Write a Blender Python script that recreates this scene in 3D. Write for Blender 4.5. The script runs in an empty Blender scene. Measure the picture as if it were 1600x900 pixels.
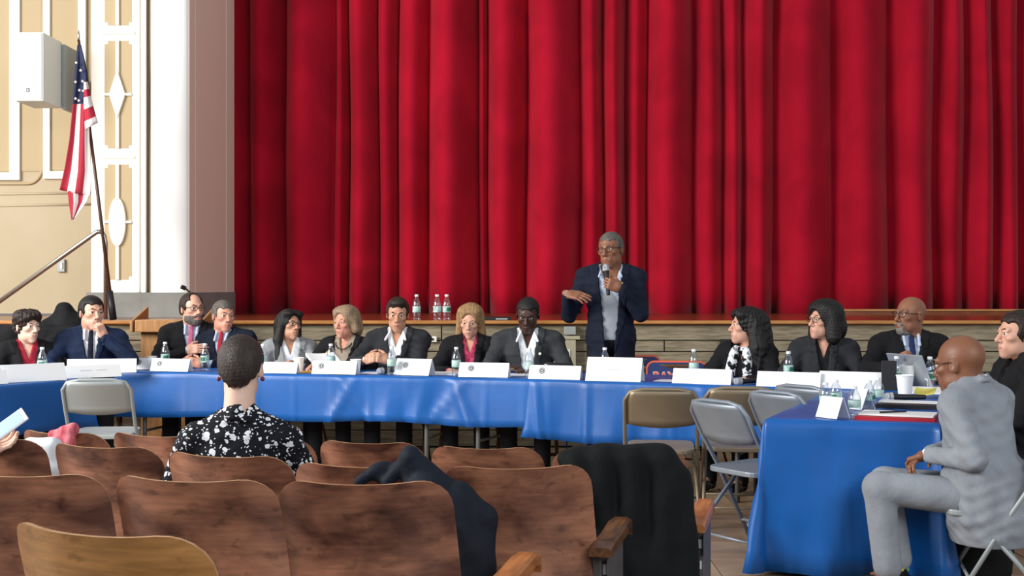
import bpy, bmesh, math, random
import numpy as np
from mathutils import Vector, Matrix, Euler
random.seed(7); np.random.seed(7)
scene = bpy.context.scene
COL = scene.collection
pi = math.pi

# ------------------------------------------------------------------ camera
FPX = 2000.0; HZ = 446.0; CAMZ = 1.38
cam_data = bpy.data.cameras.new('camera'); cam = bpy.data.objects.new('camera', cam_data); COL.objects.link(cam)
cam_data.sensor_width = 36; cam_data.lens = FPX / 1600 * 36
cam.location = (0, 0, CAMZ); cam.rotation_euler = (pi / 2, 0, 0)
cam_data.shift_y = -(450 - HZ) / 1600
cam_data.clip_start = .05
scene.camera = cam
# ------------------------------------------------------------------ world, lights, exposure
world = bpy.data.worlds.new('world'); scene.world = world; world.use_nodes = True
bg = world.node_tree.nodes['Background']; bg.inputs[0].default_value = (.92, .96, 1, 1); bg.inputs[1].default_value = .46
def area(name, loc, target, sx, sy, energy, color):
    d = bpy.data.lights.new(name, 'AREA'); d.shape = 'RECTANGLE'; d.size = sx; d.size_y = sy; d.energy = energy; d.color = color
    o = bpy.data.objects.new(name, d); COL.objects.link(o); o.location = loc
    o.rotation_euler = (Vector(target) - Vector(loc)).to_track_quat('-Z', 'Y').to_euler()
    return o
area('window_daylight_left', (-8.5, 4.5, 4.2), (0, 11.5, 1.6), 5.5, 3.5, 1400, (1, .97, .93))
area('window_daylight_rear', (4.5, -4.5, 5.5), (0, 9.5, 1.2), 8, 3.5, 640, (.93, .97, 1))
scene.view_settings.view_transform = 'Standard'; scene.view_settings.look = 'None'
scene.view_settings.gamma = 1; scene.view_settings.exposure = 0.0
scene.view_settings.use_curve_mapping = False
scene.cycles.max_bounces = 6; scene.cycles.transparent_max_bounces = 12
scene.cycles.use_denoising = True

# ------------------------------------------------------------------ helpers
def lin(c):
    if isinstance(c, str):
        c = c.lstrip('#'); c = [int(c[i:i + 2], 16) for i in (0, 2, 4)]
    return tuple(((v / 255) / 12.92 if v / 255 <= .04045 else ((v / 255 + .055) / 1.055) ** 2.4) for v in c) + (1,)
MATS = {}
def mat(name, c, rough=.6, metal=0, c2=None, nscale=8, ndist=.5, bump=0, bscale=60, sheen=0, stretch=None, spec=.5, trans=0, coat=0, lo=.35, hi=.65):
    """procedural principled material: base colour, optional second colour through noise, optional bump"""
    if name in MATS: return MATS[name]
    m = bpy.data.materials.new(name); m.use_nodes = True; nt = m.node_tree
    b = nt.nodes['Principled BSDF']
    b.inputs['Base Color'].default_value = lin(c); b.inputs['Roughness'].default_value = rough; b.inputs['Metallic'].default_value = metal
    b.inputs['Specular IOR Level'].default_value = spec; b.inputs['Sheen Weight'].default_value = sheen
    b.inputs['Transmission Weight'].default_value = trans; b.inputs['Coat Weight'].default_value = coat
    if sheen: b.inputs['Sheen Roughness'].default_value = .4
    co = None
    if c2 or bump:
        tc = nt.nodes.new('ShaderNodeTexCoord'); mp = nt.nodes.new('ShaderNodeMapping')
        nt.links.new(tc.outputs['Object'], mp.inputs['Vector'])
        if stretch: mp.inputs['Scale'].default_value = stretch
        co = mp.outputs['Vector']
    if c2:
        n = nt.nodes.new('ShaderNodeTexNoise'); n.inputs['Scale'].default_value = nscale; n.inputs['Detail'].default_value = 6
        n.inputs['Distortion'].default_value = ndist
        r = nt.nodes.new('ShaderNodeValToRGB')
        r.color_ramp.elements[0].position = lo; r.color_ramp.elements[1].position = hi
        r.color_ramp.elements[0].color = lin(c); r.color_ramp.elements[1].color = lin(c2)
        nt.links.new(co, n.inputs['Vector']); nt.links.new(n.outputs['Fac'], r.inputs[0]); nt.links.new(r.outputs[0], b.inputs['Base Color'])
    if bump:
        n2 = nt.nodes.new('ShaderNodeTexNoise'); n2.inputs['Scale'].default_value = bscale; n2.inputs['Detail'].default_value = 4
        bp = nt.nodes.new('ShaderNodeBump'); bp.inputs['Strength'].default_value = bump; bp.inputs['Distance'].default_value = .02
        nt.links.new(co, n2.inputs['Vector']); nt.links.new(n2.outputs['Fac'], bp.inputs['Height']); nt.links.new(bp.outputs[0], b.inputs['Normal'])
    MATS[name] = m
    return m
def tag(o, label=None, cat=None, group=None, kind=None):
    if label: o['label'] = label
    if cat: o['category'] = cat
    if group: o['group'] = group
    if kind: o['kind'] = kind
    return o
def thing(name, label, cat, loc=(0, 0, 0), rz=0, group=None, rot=None):
    o = bpy.data.objects.new(name, None); COL.objects.link(o); o.empty_display_size = .1
    o.location = loc; o.rotation_euler = rot if rot else (0, 0, rz)
    return tag(o, label, cat, group)
class MB:
    """collects verts, faces and material slots; build() links ONE mesh object"""
    def __init__(s): s.v = []; s.f = []; s.m = []
    def add(s, vs, fs, mi=0):
        o = len(s.v); s.v += [tuple(p) for p in vs]; s.f += [tuple(i + o for i in f) for f in fs]; s.m += [mi] * len(fs)
        return s
    def box(s, c, size, M=None, mi=0):
        vs = [Vector((x * size[0] / 2, y * size[1] / 2, z * size[2] / 2)) for x in (-1, 1) for y in (-1, 1) for z in (-1, 1)]
        if M is not None: vs = [M @ v for v in vs]
        vs = [v + Vector(c) for v in vs]
        return s.add(vs, [(0, 1, 3, 2), (4, 6, 7, 5), (0, 4, 5, 1), (2, 3, 7, 6), (0, 2, 6, 4), (1, 5, 7, 3)], mi)
    def bar(s, a, b, w, t, mi=0):
        a = Vector(a); b = Vector(b); d = b - a
        M = d.to_track_quat('Z', 'Y').to_matrix()
        return s.box((a + b) / 2, (w, t, d.length), M, mi)
    def tube(s, pts, r, n=8, mi=0, cap=True, closed=False):
        pts = [Vector(p) for p in pts]; N = len(pts); rs = r if isinstance(r, (list, tuple)) else [r] * N
        vs = []; up = None
        for i, p in enumerate(pts):
            if closed: d = pts[(i + 1) % N] - pts[i - 1]
            else: d = pts[min(i + 1, N - 1)] - pts[max(i - 1, 0)]
            d.normalize()
            if up is None: up = d.orthogonal().normalized()
            else:
                up = up - d * up.dot(d)
                up = up.normalized() if up.length > 1e-6 else d.orthogonal().normalized()
            sd = d.cross(up)
            for k in range(n):
                a = 2 * pi * k / n; vs.append(p + (up * math.cos(a) + sd * math.sin(a)) * rs[i])
        fs = []
        for i in range(N if closed else N - 1):
            j = (i + 1) % N
            for k in range(n):
                fs.append((i * n + k, i * n + (k + 1) % n, j * n + (k + 1) % n, j * n + k))
        if cap and not closed: fs += [tuple(range(n - 1, -1, -1)), tuple(range((N - 1) * n, N * n))]
        return s.add(vs, fs, mi)
    def lathe(s, prof, n=16, c=(0, 0, 0), mi=0, M=None, capb=True, capt=True):
        vs = []
        for r, z in prof:
            for k in range(n):
                a = 2 * pi * k / n; p = Vector((r * math.cos(a), r * math.sin(a), z))
                if M is not None: p = M @ p
                vs.append(p + Vector(c))
        fs = []
        for i in range(len(prof) - 1):
            for k in range(n): fs.append((i * n + k, i * n + (k + 1) % n, (i + 1) * n + (k + 1) % n, (i + 1) * n + k))
        if capb: fs.append(tuple(range(n - 1, -1, -1)))
        if capt: fs.append(tuple(range((len(prof) - 1) * n, len(prof) * n)))
        return s.add(vs, fs, mi)
    def ball(s, c, r, n=12, m=8, mi=0):
        r = r if isinstance(r, (tuple, list)) else (r, r, r)
        vs = []; fs = []
        for i in range(m + 1):
            t = pi * i / m
            for k in range(n):
                a = 2 * pi * k / n
                vs.append((c[0] + r[0] * math.sin(t) * math.cos(a), c[1] + r[1] * math.sin(t) * math.sin(a), c[2] + r[2] * math.cos(t)))
        for i in range(m):
            for k in range(n): fs.append((i * n + k, (i + 1) * n + k, (i + 1) * n + (k + 1) % n, i * n + (k + 1) % n))
        return s.add(vs, fs, mi)
    def grid(s, P, mi=0, mif=None):
        nr = len(P); nc = len(P[0]); vs = [p for row in P for p in row]; fs = []
        o = len(s.v)
        s.v += [tuple(p) for p in vs]
        for i in range(nr - 1):
            for j in range(nc - 1):
                s.f.append((o + i * nc + j, o + i * nc + j + 1, o + (i + 1) * nc + j + 1, o + (i + 1) * nc + j))
                s.m.append(mif(i, j) if mif else mi)
        return s
    def prism(s, poly, y0, y1, mi=0):
        """polygon in x,z extruded along y"""
        n = len(poly)
        vs = [(x, y0, z) for x, z in poly] + [(x, y1, z) for x, z in poly]
        fs = [tuple(range(n)), tuple(range(2 * n - 1, n - 1, -1))] + [(i, i + n, (i + 1) % n + n, (i + 1) % n) for i in range(n)]
        return s.add(vs, fs, mi)
    def build(s, name, mats, parent=None, loc=None, rot=None, smooth=False, bevel=0, bseg=2, label=None, fix=True, solid=0, subd=0):
        me = bpy.data.meshes.new(name); me.from_pydata(s.v, [], s.f)
        if not isinstance(mats, (list, tuple)): mats = [mats]
        for m in mats: me.materials.append(m)
        if len(mats) > 1: me.polygons.foreach_set('material_index', s.m)
        if fix:
            bm = bmesh.new(); bm.from_mesh(me); bmesh.ops.recalc_face_normals(bm, faces=bm.faces); bm.to_mesh(me); bm.free()
        if smooth: me.polygons.foreach_set('use_smooth', [True] * len(me.polygons))
        me.update()
        o = bpy.data.objects.new(name, me); COL.objects.link(o)
        if parent: o.parent = parent
        if loc is not None: o.location = loc
        if rot is not None: o.rotation_euler = rot
        if bevel:
            b = o.modifiers.new('bevel', 'BEVEL'); b.width = bevel; b.segments = bseg; b.limit_method = 'ANGLE'; b.angle_limit = .6
        if solid:
            b = o.modifiers.new('solid', 'SOLIDIFY'); b.thickness = solid; b.offset = 0
        if subd:
            b = o.modifiers.new('sub', 'SUBSURF'); b.levels = subd; b.render_levels = subd
        if label: o['label'] = label
        return o
def copy_tree(o, parent=None):
    c = o.copy(); COL.objects.link(c)
    if parent: c.parent = parent
    for ch in list(o.children): copy_tree(ch, c)
    return c
def px(x, depth): return (x - 800) * depth / FPX
def pz(y, depth): return CAMZ - (y - HZ) * depth / FPX
def text_mesh(name, body, size, depth, m, parent, loc, rot, align='CENTER', label=None, bold=0):
    cu = bpy.data.curves.new(name, 'FONT'); cu.body = body; cu.size = size; cu.extrude = depth; cu.align_x = align; cu.align_y = 'CENTER'; cu.offset = bold
    t = bpy.data.objects.new(name, cu); COL.objects.link(t)
    dg = bpy.context.evaluated_depsgraph_get()
    me = bpy.data.meshes.new_from_object(t.evaluated_get(dg)); bpy.data.objects.remove(t)
    me.materials.clear(); me.materials.append(m)
    o = bpy.data.objects.new(name, me); COL.objects.link(o); o.parent = parent; o.location = loc; o.rotation_euler = rot
    if label: o['label'] = label
    return o

# ------------------------------------------------------------------ materials
M_WALL = mat('wall_plaster', '#bdae92', .8, c2='#b4a486', nscale=1.2)
M_WHITE = mat('white_trim_paint', '#f3eee2', .6)
M_PANEL = mat('tan_panel_paint', '#b8a481', .8)
M_JAMB = mat('pinkish_tan_paint', '#e6d2c0', .8)
M_PLINTH = mat('grey_plinth', '#8d8c86', .8, c2='#7d7c76', nscale=4)
M_DARK = mat('dark_gap', '#2a2521', .9)
M_BOARD = mat('weathered_board', '#a1957c', .75, c2='#7c705a', nscale=5, stretch=(1, 1, 9), bump=.2, bscale=18)
M_NOSE = mat('varnished_oak_edge', '#c58a4c', .35, c2='#a9713a', nscale=4, stretch=(1, 6, 6))
M_DECK = mat('varnished_stage_floor', '#8a4a2a', .22, c2='#70361f', nscale=3, stretch=(1, 14, 1))
M_CURT = mat('red_velour', '#b3122c', .85, c2='#9c0d24', nscale=1.5, sheen=.12, bump=.15, bscale=150, spec=.1)
M_TILE = mat('floor_tile', '#a3866a', .35, c2='#8e7055', nscale=3)
M_TILE2 = mat('floor_tile_pale', '#b79b7e', .35, c2='#9d8063', nscale=3)
M_FLOOR = mat('floor_grout', '#4f4337', .7)
M_STEEL = mat('brushed_steel', '#b9b4a8', .3, .9)
M_POLE = mat('dark_wood_pole', '#4a2c1c', .4)
M_BLACK = mat('matte_black', '#15151a', .5)
M_SPK = mat('white_speaker_shell', '#d9dcd6', .5)
M_SPKG = mat('grey_bracket', '#a5aaa8', .5)
M_CLOTH = mat('blue_plastic_cloth', '#0c5cab', .40, c2='#0a539c', nscale=2, bump=.10, bscale=6)
M_TABLE = mat('grey_table_top', '#8b8a86', .5)
M_LEG = mat('grey_table_leg', '#6f706f', .4, .4)
M_PAPER = mat('white_paper', '#f2f3f4', .7)
M_PAPER2 = mat('shaded_card', '#e4e8ee', .7)
M_INK = mat('grey_seal_print', '#6d7076', .7)
M_INKF = mat('faint_pencil', '#b5b8c0', .7)
M_CUP = mat('white_foam_cup', '#f4f4f2', .6)
M_CAP = mat('white_cap', '#f0f2f4', .4)
M_BLABEL = mat('bottle_label_teal', '#cfe2de', .5, c2='#7fb0a4', nscale=40, stretch=(1, 1, .6))
M_BGREEN = mat('bottle_label_green', '#2f6f58', .5)
def clear_plastic():
    m = bpy.data.materials.new('clear_plastic'); m.use_nodes = True; nt = m.node_tree; nt.nodes.clear()
    out = nt.nodes.new('ShaderNodeOutputMaterial'); mx = nt.nodes.new('ShaderNodeMixShader'); t = nt.nodes.new('ShaderNodeBsdfTransparent'); g = nt.nodes.new('ShaderNodeBsdfGlossy')
    lw = nt.nodes.new('ShaderNodeLayerWeight'); lw.inputs[0].default_value = .35
    mm = nt.nodes.new('ShaderNodeMath'); mm.operation = 'MULTIPLY_ADD'; mm.inputs[1].default_value = .55; mm.inputs[2].default_value = .10
    t.inputs[0].default_value = (.93, .96, .98, 1); g.inputs[0].default_value = (.95, .97, 1, 1); g.inputs[1].default_value = .12
    nt.links.new(lw.outputs['Facing'], mm.inputs[0]); nt.links.new(mm.outputs[0], mx.inputs[0])
    nt.links.new(t.outputs[0], mx.inputs[1]); nt.links.new(g.outputs[0], mx.inputs[2]); nt.links.new(mx.outputs[0], out.inputs[0])
    return m
M_CLEAR = clear_plastic()
def seat_wood(name, c1, c2, c3, rough=.34):
    m = bpy.data.materials.new(name); m.use_nodes = True; nt = m.node_tree; b = nt.nodes['Principled BSDF']
    b.inputs['Roughness'].default_value = rough; b.inputs['Coat Weight'].default_value = .25; b.inputs['Coat Roughness'].default_value = .3
    tc = nt.nodes.new('ShaderNodeTexCoord'); oi = nt.nodes.new('ShaderNodeObjectInfo')
    ad = nt.nodes.new('ShaderNodeVectorMath'); ad.operation = 'ADD'
    sc = nt.nodes.new('ShaderNodeMath'); sc.operation = 'MULTIPLY'; sc.inputs[1].default_value = 37
    nt.links.new(oi.outputs['Random'], sc.inputs[0])
    cx = nt.nodes.new('ShaderNodeCombineXYZ'); nt.links.new(sc.outputs[0], cx.inputs[0]); nt.links.new(sc.outputs[0], cx.inputs[2])
    nt.links.new(tc.outputs['Object'], ad.inputs[0]); nt.links.new(cx.outputs[0], ad.inputs[1])
    def noise(scale, stretch, det, dist):
        mp = nt.nodes.new('ShaderNodeMapping'); mp.inputs['Scale'].default_value = stretch
        n = nt.nodes.new('ShaderNodeTexNoise'); n.inputs['Scale'].default_value = scale; n.inputs['Detail'].default_value = det; n.inputs['Distortion'].default_value = dist
        nt.links.new(ad.outputs[0], mp.inputs[0]); nt.links.new(mp.outputs[0], n.inputs['Vector']); return n.outputs['Fac']
    n1 = noise(4, (1, 1, 2.0), 7, .35); n2 = noise(9, (1, 1, 9), 8, .3); n3 = noise(16, (1, 1, 2), 6, .5)
    def ramp(f, p0, p1, a, bb):
        r = nt.nodes.new('ShaderNodeValToRGB'); r.color_ramp.elements[0].position = p0; r.color_ramp.elements[1].position = p1
        r.color_ramp.elements[0].color = a; r.color_ramp.elements[1].color = bb; nt.links.new(f, r.inputs[0]); return r.outputs[0]
    base = ramp(n1, .36, .66, lin(c2), lin(c1)); grain = ramp(n2, .35, .65, (.72, .70, .68, 1), (1.08, 1.05, 1.02, 1)); spots = ramp(n3, .27, .42, lin(c3), (1, 1, 1, 1))
    def mul(a, bb, f):
        x = nt.nodes.new('ShaderNodeMix'); x.data_type = 'RGBA'; x.blend_type = 'MULTIPLY'; x.inputs[0].default_value = f
        nt.links.new(a, x.inputs[6]); nt.links.new(bb, x.inputs[7]); return x.outputs[2]
    nt.links.new(mul(mul(base, grain, .8), spots, .55), b.inputs['Base Color'])
    return m
M_SEAT = seat_wood('worn_red_brown_plywood', '#a87258', '#543126', '#54403b')
M_SEATL = seat_wood('honey_plywood', '#b8864f', '#9a6b3a', '#a08868')
M_PLYE = mat('pale_ply_edge', '#c59a72', .5, c2='#a87a54', nscale=20)
M_ARM = mat('armrest_wood', '#6d4529', .35, c2='#4a2e1c', nscale=8, stretch=(6, 1, 6))
M_ARML = mat('armrest_wood_pale', '#b4713f', .35, c2='#97592e', nscale=8, stretch=(6, 1, 6))
M_IRON = mat('grey_enamel_iron', '#5c5757', .5, c2='#4d4848', nscale=8)
M_CHIP = mat('white_paint_chip', '#d9dadb', .7)
M_FCT = mat('tan_folding_metal', '#8d7f69', .45, .3, c2='#7e715d', nscale=4)
M_FCG = mat('grey_folding_metal', '#8a929c', .42, .3, c2='#7c848e', nscale=4)
M_FCL = mat('light_grey_folding_metal', '#9ca3a4', .42, .2)
M_FCB = mat('brown_folding_metal', '#5b3d28', .45, .2)

# ------------------------------------------------------------------ setting: floor
fl = MB(); fl.box((0, 8.1, -.03), (16, 6.4, .04)); fo = fl.build('floor', M_FLOOR); tag(fo, kind='structure')
tb = MB(); T = .40; tb.box((0, 0, -.009), (T - .006, T - .006, .018)); tp = None
k = 0
for i in range(17):
    for j in range(14):
        if tp is None:
            o = tp = tb.build('tile', M_TILE, fo, bevel=0)
            tp2 = tp.data.copy(); tp2.materials.clear(); tp2.materials.append(M_TILE2)
        else:
            o = tp.copy(); COL.objects.link(o)
        if (i * 7 + j * 3) % 5 in (1, 3): o.data = tp2
        o.location = (-3.4 + T * i + .2, 5.3 + T * j + .2, -.001 - .001 * ((i * 5 + j * 3) % 2))
ra = MB(); ra.prism([(0, 0), (0, .001), (5.05, .278), (5.05, -.06), (0, -.06)], -8, 8)
rs = ra.build('floor_ramp', mat('ramp_boards', '#5c4a3c', .6, c2='#4a3a2e', nscale=4, stretch=(1, 8, 1)), loc=(0, 4.95, -.012), rot=(0, 0, -pi / 2)); tag(rs, kind='structure')

# ------------------------------------------------------------------ stage
ST_Y = 10.9; ST_H = 1.08
stage = thing('stage', 'raised auditorium stage with weathered board front and varnished edge', 'stage', (0, ST_Y, 0))
d = MB(); d.box((.5, 4.12, ST_H - .06), (15, 8.0, .10)); d.build('stage_deck', M_DECK, stage)
d = MB(); d.box((.5, .10, .5), (15, .10, 1.0)); d.build('backing', M_DARK, stage)
d = MB(); d.box((.5, -.005, ST_H - .012), (15, .10, .028)); d.build('edge_nosing', M_NOSE, stage, bevel=.006)
zz = ST_H - .03; proto = None
for r, h in enumerate((.14, .095, .175, .165, .165, .165, .14)):
    for c in range(5):
        x0 = -7 + c * 3.2 - (r % 2) * 1.3
        m = MB(); m.box((0, 0, 0), (3.19, .03, h - .008)); o = m.build('board', M_BOARD, stage, bevel=.003, bseg=1)
        o.location = (x0 + 1.6, .035 - .004 * ((r + c) % 2), zz - h / 2)
    zz -= h
riser = MB(); riser.box((0, 0, .045), (5.6, .05, .02)); riser.box((0, .02, .02), (5.6, .04, .04), mi=1)
tag(riser.build('stage_riser_edge', [M_NOSE, M_DECK], loc=(6.3, 13.80, ST_H - .01)), 'low wooden riser edge on the stage at the foot of the curtain, right', 'riser')

# ------------------------------------------------------------------ curtain
val_px = [330, 393, 448, 525, 545, 594, 624, 670, 748, 763, 824, 905, 942, 979, 1010, 1082, 1128, 1160, 1207, 1299, 1388, 1459, 1506, 1550, 1592, 1650, 1700, 1750]
CY = 14.4
vx = [px(p, CY) for p in val_px]
rng = random.Random(3)
amp = [rng.uniform(.28, .40) * min(1.25, (b - a) / .45 + .22) for a, b in zip(vx, vx[1:])]
dep = [rng.uniform(-.05, .06) for _ in vx]
def curtain_pt(i, t, h):
    # one lobe between two valleys, bright steep left flank, rounder right one
    a, b = vx[i], vx[i + 1]
    sway = .012 * math.sin(h * .7 + i * 1.7) + .006 * math.sin(h * 1.9 + i)
    sw2 = .012 * math.sin(h * .7 + (i + 1) * 1.7) + .006 * math.sin(h * 1.9 + i + 1)
    x = a + sway + (b + sw2 - a - sway) * t
    lob = math.sin(pi * t ** .72) ** .9 if 0 < t < 1 else 0
    y = CY + dep[i] * (1 - t) + dep[i + 1] * t - amp[i] * lob * (1 + .12 * math.sin(h * 1.3 + i * 2)) - .005 * math.sin(11 * t + i * 1.3)
    return (x, y, ST_H - .022 + h + .012 * math.sin(i * 2.3 + t * 5))
rows = []
NT = 12
for r in range(15):
    h = 4.6 * r / 14
    row = []
    for i in range(len(vx) - 1):
        for t in range(NT): row.append(curtain_pt(i, t / NT, h))
    rows.append(row)
c = MB(); c.grid(rows); co = c.build('stage_curtain', M_CURT, smooth=True, solid=.012)
tag(co, 'tall red velour stage curtain hanging in deep folds behind the stage', 'curtain')

# ------------------------------------------------------------------ left wall, pilaster
WY = 13.25
w = MB(); w.box((-5.6, WY + .06, 3.69), (4.0, .12, 5.2)); wl = w.build('wall_left', M_WALL); tag(wl, kind='structure')
def X(p, y=WY): return px(p, y)
def Z(p, y=WY): return pz(p, y)
def flat(name, x0, x1, y0, y1, t, m, parent, depth=WY, bev=.004):
    b = MB(); xa, xb = px(x0, depth), px(x1, depth); za, zb = pz(y1, depth), pz(y0, depth)
    b.box(((xa + xb) / 2, depth - t / 2, (za + zb) / 2), (xb - xa, t, zb - za)); return b.build(name, m, parent, bevel=bev)
flat('panel', -40, 17, -120, 268, .012, M_PANEL, wl); flat('panel', 33, 69, -120, 268, .012, M_PANEL, wl); flat('panel', 80, 124, -120, 266, .012, M_PANEL, wl)
flat('frame_moulding', 17, 33, -120, 282, .045, M_WHITE, wl); flat('frame_moulding', -40, 17, 270, 282, .045, M_WHITE, wl)
flat('frame_moulding', 69, 80, -120, 280, .045, M_WHITE, wl); flat('frame_moulding', 124, 136, -120, 280, .045, M_WHITE, wl); flat('frame_moulding', 80, 124, 268, 280, .045, M_WHITE, wl)
arc = [(X(66), WY - .01, Z(-120)), (X(66), WY - .01, Z(262))] + [(X(66 - 22 * (1 - math.cos(a))), WY - .01, Z(262 + 25 * math.sin(a))) for a in [pi / 2 * k / 8 for k in range(1, 9)]] + [(X(-40), WY - .01, Z(287))]
b = MB(); b.tube(arc, .016, 6); b.build('bead_moulding', M_PANEL, wl, smooth=True)
for yy in (304, 322):
    b = MB(); b.tube([(X(-40), WY - .005, Z(yy)), (X(146), WY - .005, Z(yy - 3))], .014, 6); b.build('rail_moulding', M_WALL, wl, smooth=True)
PY = 12.5
pil = thing('trim_1', None, None, (0, 0, 0)); pil['kind'] = 'structure'
flat('panel', 145, 229, -150, 457, .05, M_WHITE, pil, PY + .05)
def flatP(name, poly, t, m):   # polygon given in px on the pilaster face
    b = MB(); b.prism([(px(x, PY), pz(y, PY)) for x, y in poly], PY - t, PY); return b.build(name, m, pil, bevel=.003)
def inset(x0, x1, y0, y1, n=5):
    return [(x0 + n, y0), (x1 - n, y0), (x1 - n, y0 + n), (x1, y0 + n), (x1, y1 - n), (x1 - n, y1 - n), (x1 - n, y1), (x0 + n, y1), (x0 + n, y1 - n), (x0, y1 - n), (x0, y0 + n), (x0 + n, y0 + n)]
for (y0, y1, kind) in ((-150, 40, None), (64, 232, 'd'), (257, 437, 'o')):
    b = MB(); b.prism([(px(x, PY), pz(y, PY)) for x, y in inset(163.5, 206, y0, y1)], PY - .004, PY + .01); b.build('inset_panel', M_PANEL, pil)
    yc = (y0 + y1) / 2
    flatP('lattice_bar', [(182, y0), (187, y0), (187, y1), (182, y1)], .03, M_WHITE)
    if kind: flatP('lattice_bar', [(163, yc - 2), (206, yc - 2), (206, yc + 2), (163, yc + 2)], .03, M_WHITE)
    if kind == 'd': flatP('diamond_ornament', [(184.5, yc - 38), (197, yc), (184.5, yc + 38), (172, yc)], .04, M_WHITE)
    if kind == 'o': flatP('oval_ornament', [(184.5 + 13 * math.cos(a), yc + 38 * math.sin(a)) for a in [2 * pi * k / 28 for k in range(28)]], .04, M_WHITE)
for yy in (52, 246): flat('cross_moulding', 158, 211, yy - 3, yy + 2, .02, M_WHITE, pil, PY)
flat('edge_moulding', 214, 219, -150, 457, .03, M_WHITE, pil, PY); flat('edge_moulding', 222, 229, -150, 457, .045, M_WHITE, pil, PY)
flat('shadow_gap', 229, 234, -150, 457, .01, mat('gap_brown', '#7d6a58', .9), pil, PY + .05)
cx0 = px(234, PY); cx1 = px(295, PY); cyl = []
for k in range(25):   # broad half-round shaft with shallow flutes
    t = k / 24; x = cx0 + (cx1 - cx0) * t; cyl.append((x, PY + .03 - .09 * math.sin(pi * t) ** .6 - (.012 if 3 < k < 10 and k % 3 == 0 else 0)))
b = MB(); b.grid([[(x, y, pz(457, PY)) for x, y in cyl], [(x, y, 5.2) for x, y in cyl]]); b.build('round_shaft', mat('bright_white_paint', '#fbfaf6', .55), pil, smooth=True)
# jamb going back to the curtain
jx0, jy0, jx1, jy1 = px(295, PY), PY + .02, px(366, 14.0), 14.0
def jamb(name, t0, t1, m, z0, z1, out):
    a = Vector((jx0, jy0, 0)); bb = Vector((jx1, jy1, 0)); dd = bb - a; n = Vector((dd.y, -dd.x, 0)).normalized()
    p = a + dd * t0; q = a + dd * t1
    mb = MB(); vs = []
    for pt in (p, q):
        for o_ in (-.2, out):
            for z in (z0, z1): vs.append(pt + n * o_ + Vector((0, 0, z)))
    mb.add(vs, [(0, 1, 3, 2), (4, 6, 7, 5), (0, 4, 5, 1), (2, 3, 7, 6), (0, 2, 6, 4), (1, 5, 7, 3)]); return mb.build(name, m, pil)
jamb('jamb', 0, 1, M_JAMB, ST_H, 5.2, 0); jamb('jamb_moulding', .80, .97, M_JAMB, 1.3, 5.2, .006); jamb('jamb_moulding', .12, .15, M_JAMB, 1.3, 5.2, .005)
flat('plinth', 137, 226, 457, 497, .06, M_PLINTH, pil, PY + .04); flat('plinth', 226, 297, 457, 497, .10, M_PLINTH, pil, PY + .03); jamb('plinth', -.03, 1.0, M_PLINTH, ST_H, 1.31, .012)

# ------------------------------------------------------------------ things by the left wall
t = thing('wall_speaker', 'white box loudspeaker mounted high on the left wall', 'speaker', (px(45, 11.95), 11.95, pz(104, 11.95)))
hw = .5 * 46 * 11.95 / FPX; hh = .5 * 108 * 11.95 / FPX
b = MB(); b.box((0, .25, 0), (2 * hw, .5, 2 * hh)); b.build('cabinet', M_SPK, t, bevel=.012)
b = MB(); b.box((0, -.004, 0), (2 * hw - .03, .008, 2 * hh - .03)); b.build('grille', mat('white_grille', '#e3e5e0', .6, bump=.2, bscale=400), t, bevel=.003)
b = MB(); b.box((hw + .02, .72, -.02), (.03, .50, 2 * hh * .98)); b.box((0, .98, -.02), (.2, .45, .2)); b.build('wall_bracket', M_SPKG, t, bevel=.004)
b = MB(); b.box((-.005, -.010, -.22), (.03, .004, .034)); b.box((-.005, -.013, -.22), (.018, .004, .02), mi=1); b.build('logo_plate', [M_BLACK, M_SPKG], t)
# handrail
RY = 11.35; t = thing('stair_handrail', 'steel handrail climbing to the stage by the left wall', 'handrail', (0, 0, 0))
pts = [(px(-60, RY), RY, pz(513, RY)), (px(146, RY), RY, pz(366, RY)), (px(152, RY), RY, pz(362, RY)), (px(158, RY), RY, pz(362, RY)), (px(163, RY), RY, pz(368, RY)), (px(165, RY), RY, pz(380, RY)), (px(165, RY), RY, ST_H)]
b = MB(); b.tube(pts[:4], .021, 10); b.build('sloping_rail', M_STEEL, t, smooth=True)
b = MB(); b.tube(pts[3:], .019, 10); b.build('newel_post', M_STEEL, t, smooth=True)
t = thing('light_switch', 'grey metal switch box on the left wall under the handrail', 'switch', (px(97, WY), WY, pz(415, WY)))
b = MB(); b.box((0, -.02, 0), (.075, .04, .13)); b.build('switch_box', M_SPKG, t, bevel=.004)
b = MB(); b.box((.01, -.045, 0), (.02, .02, .06)); b.build('toggle', M_STEEL, t)
# flag
FY = 11.25; base = Vector((px(177, FY), FY, ST_H)); top = Vector((px(123, FY + .3), FY + .3, pz(62, FY + .3)))
t = thing('flag_on_pole', 'stars and stripes flag hanging limp from a leaning dark pole', 'flag', tuple(base))
dirp = top - base
b = MB(); b.tube([(0, 0, .0), tuple(dirp)], [.017, .013], 8); b.build('pole', M_POLE, t, smooth=True)
b = MB(); b.tube([(0, 0, 0), tuple(dirp * .10)], [.032, .028], 10); b.build('pole_socket', M_BLACK, t, smooth=True)
b = MB(); b.lathe([(.004, 0), (.012, .02), (.01, .05), (.002, .09)], 8, tuple(dirp)); b.build('finial', M_STEEL, t, smooth=True)
def fpt(x, y, d=0): # flag px on its plane, relative to base
    yy = FY + .16 - d; return Vector((px(x, yy), yy, pz(y, yy))) - base
Lb = [(121, 70), (117, 110), (115, 140), (113, 168), (108, 220), (101, 262), (93, 297)]
Rb = [(127, 70), (136, 110), (140, 140), (139, 168), (140, 220), (143, 270), (141, 306)]
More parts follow.
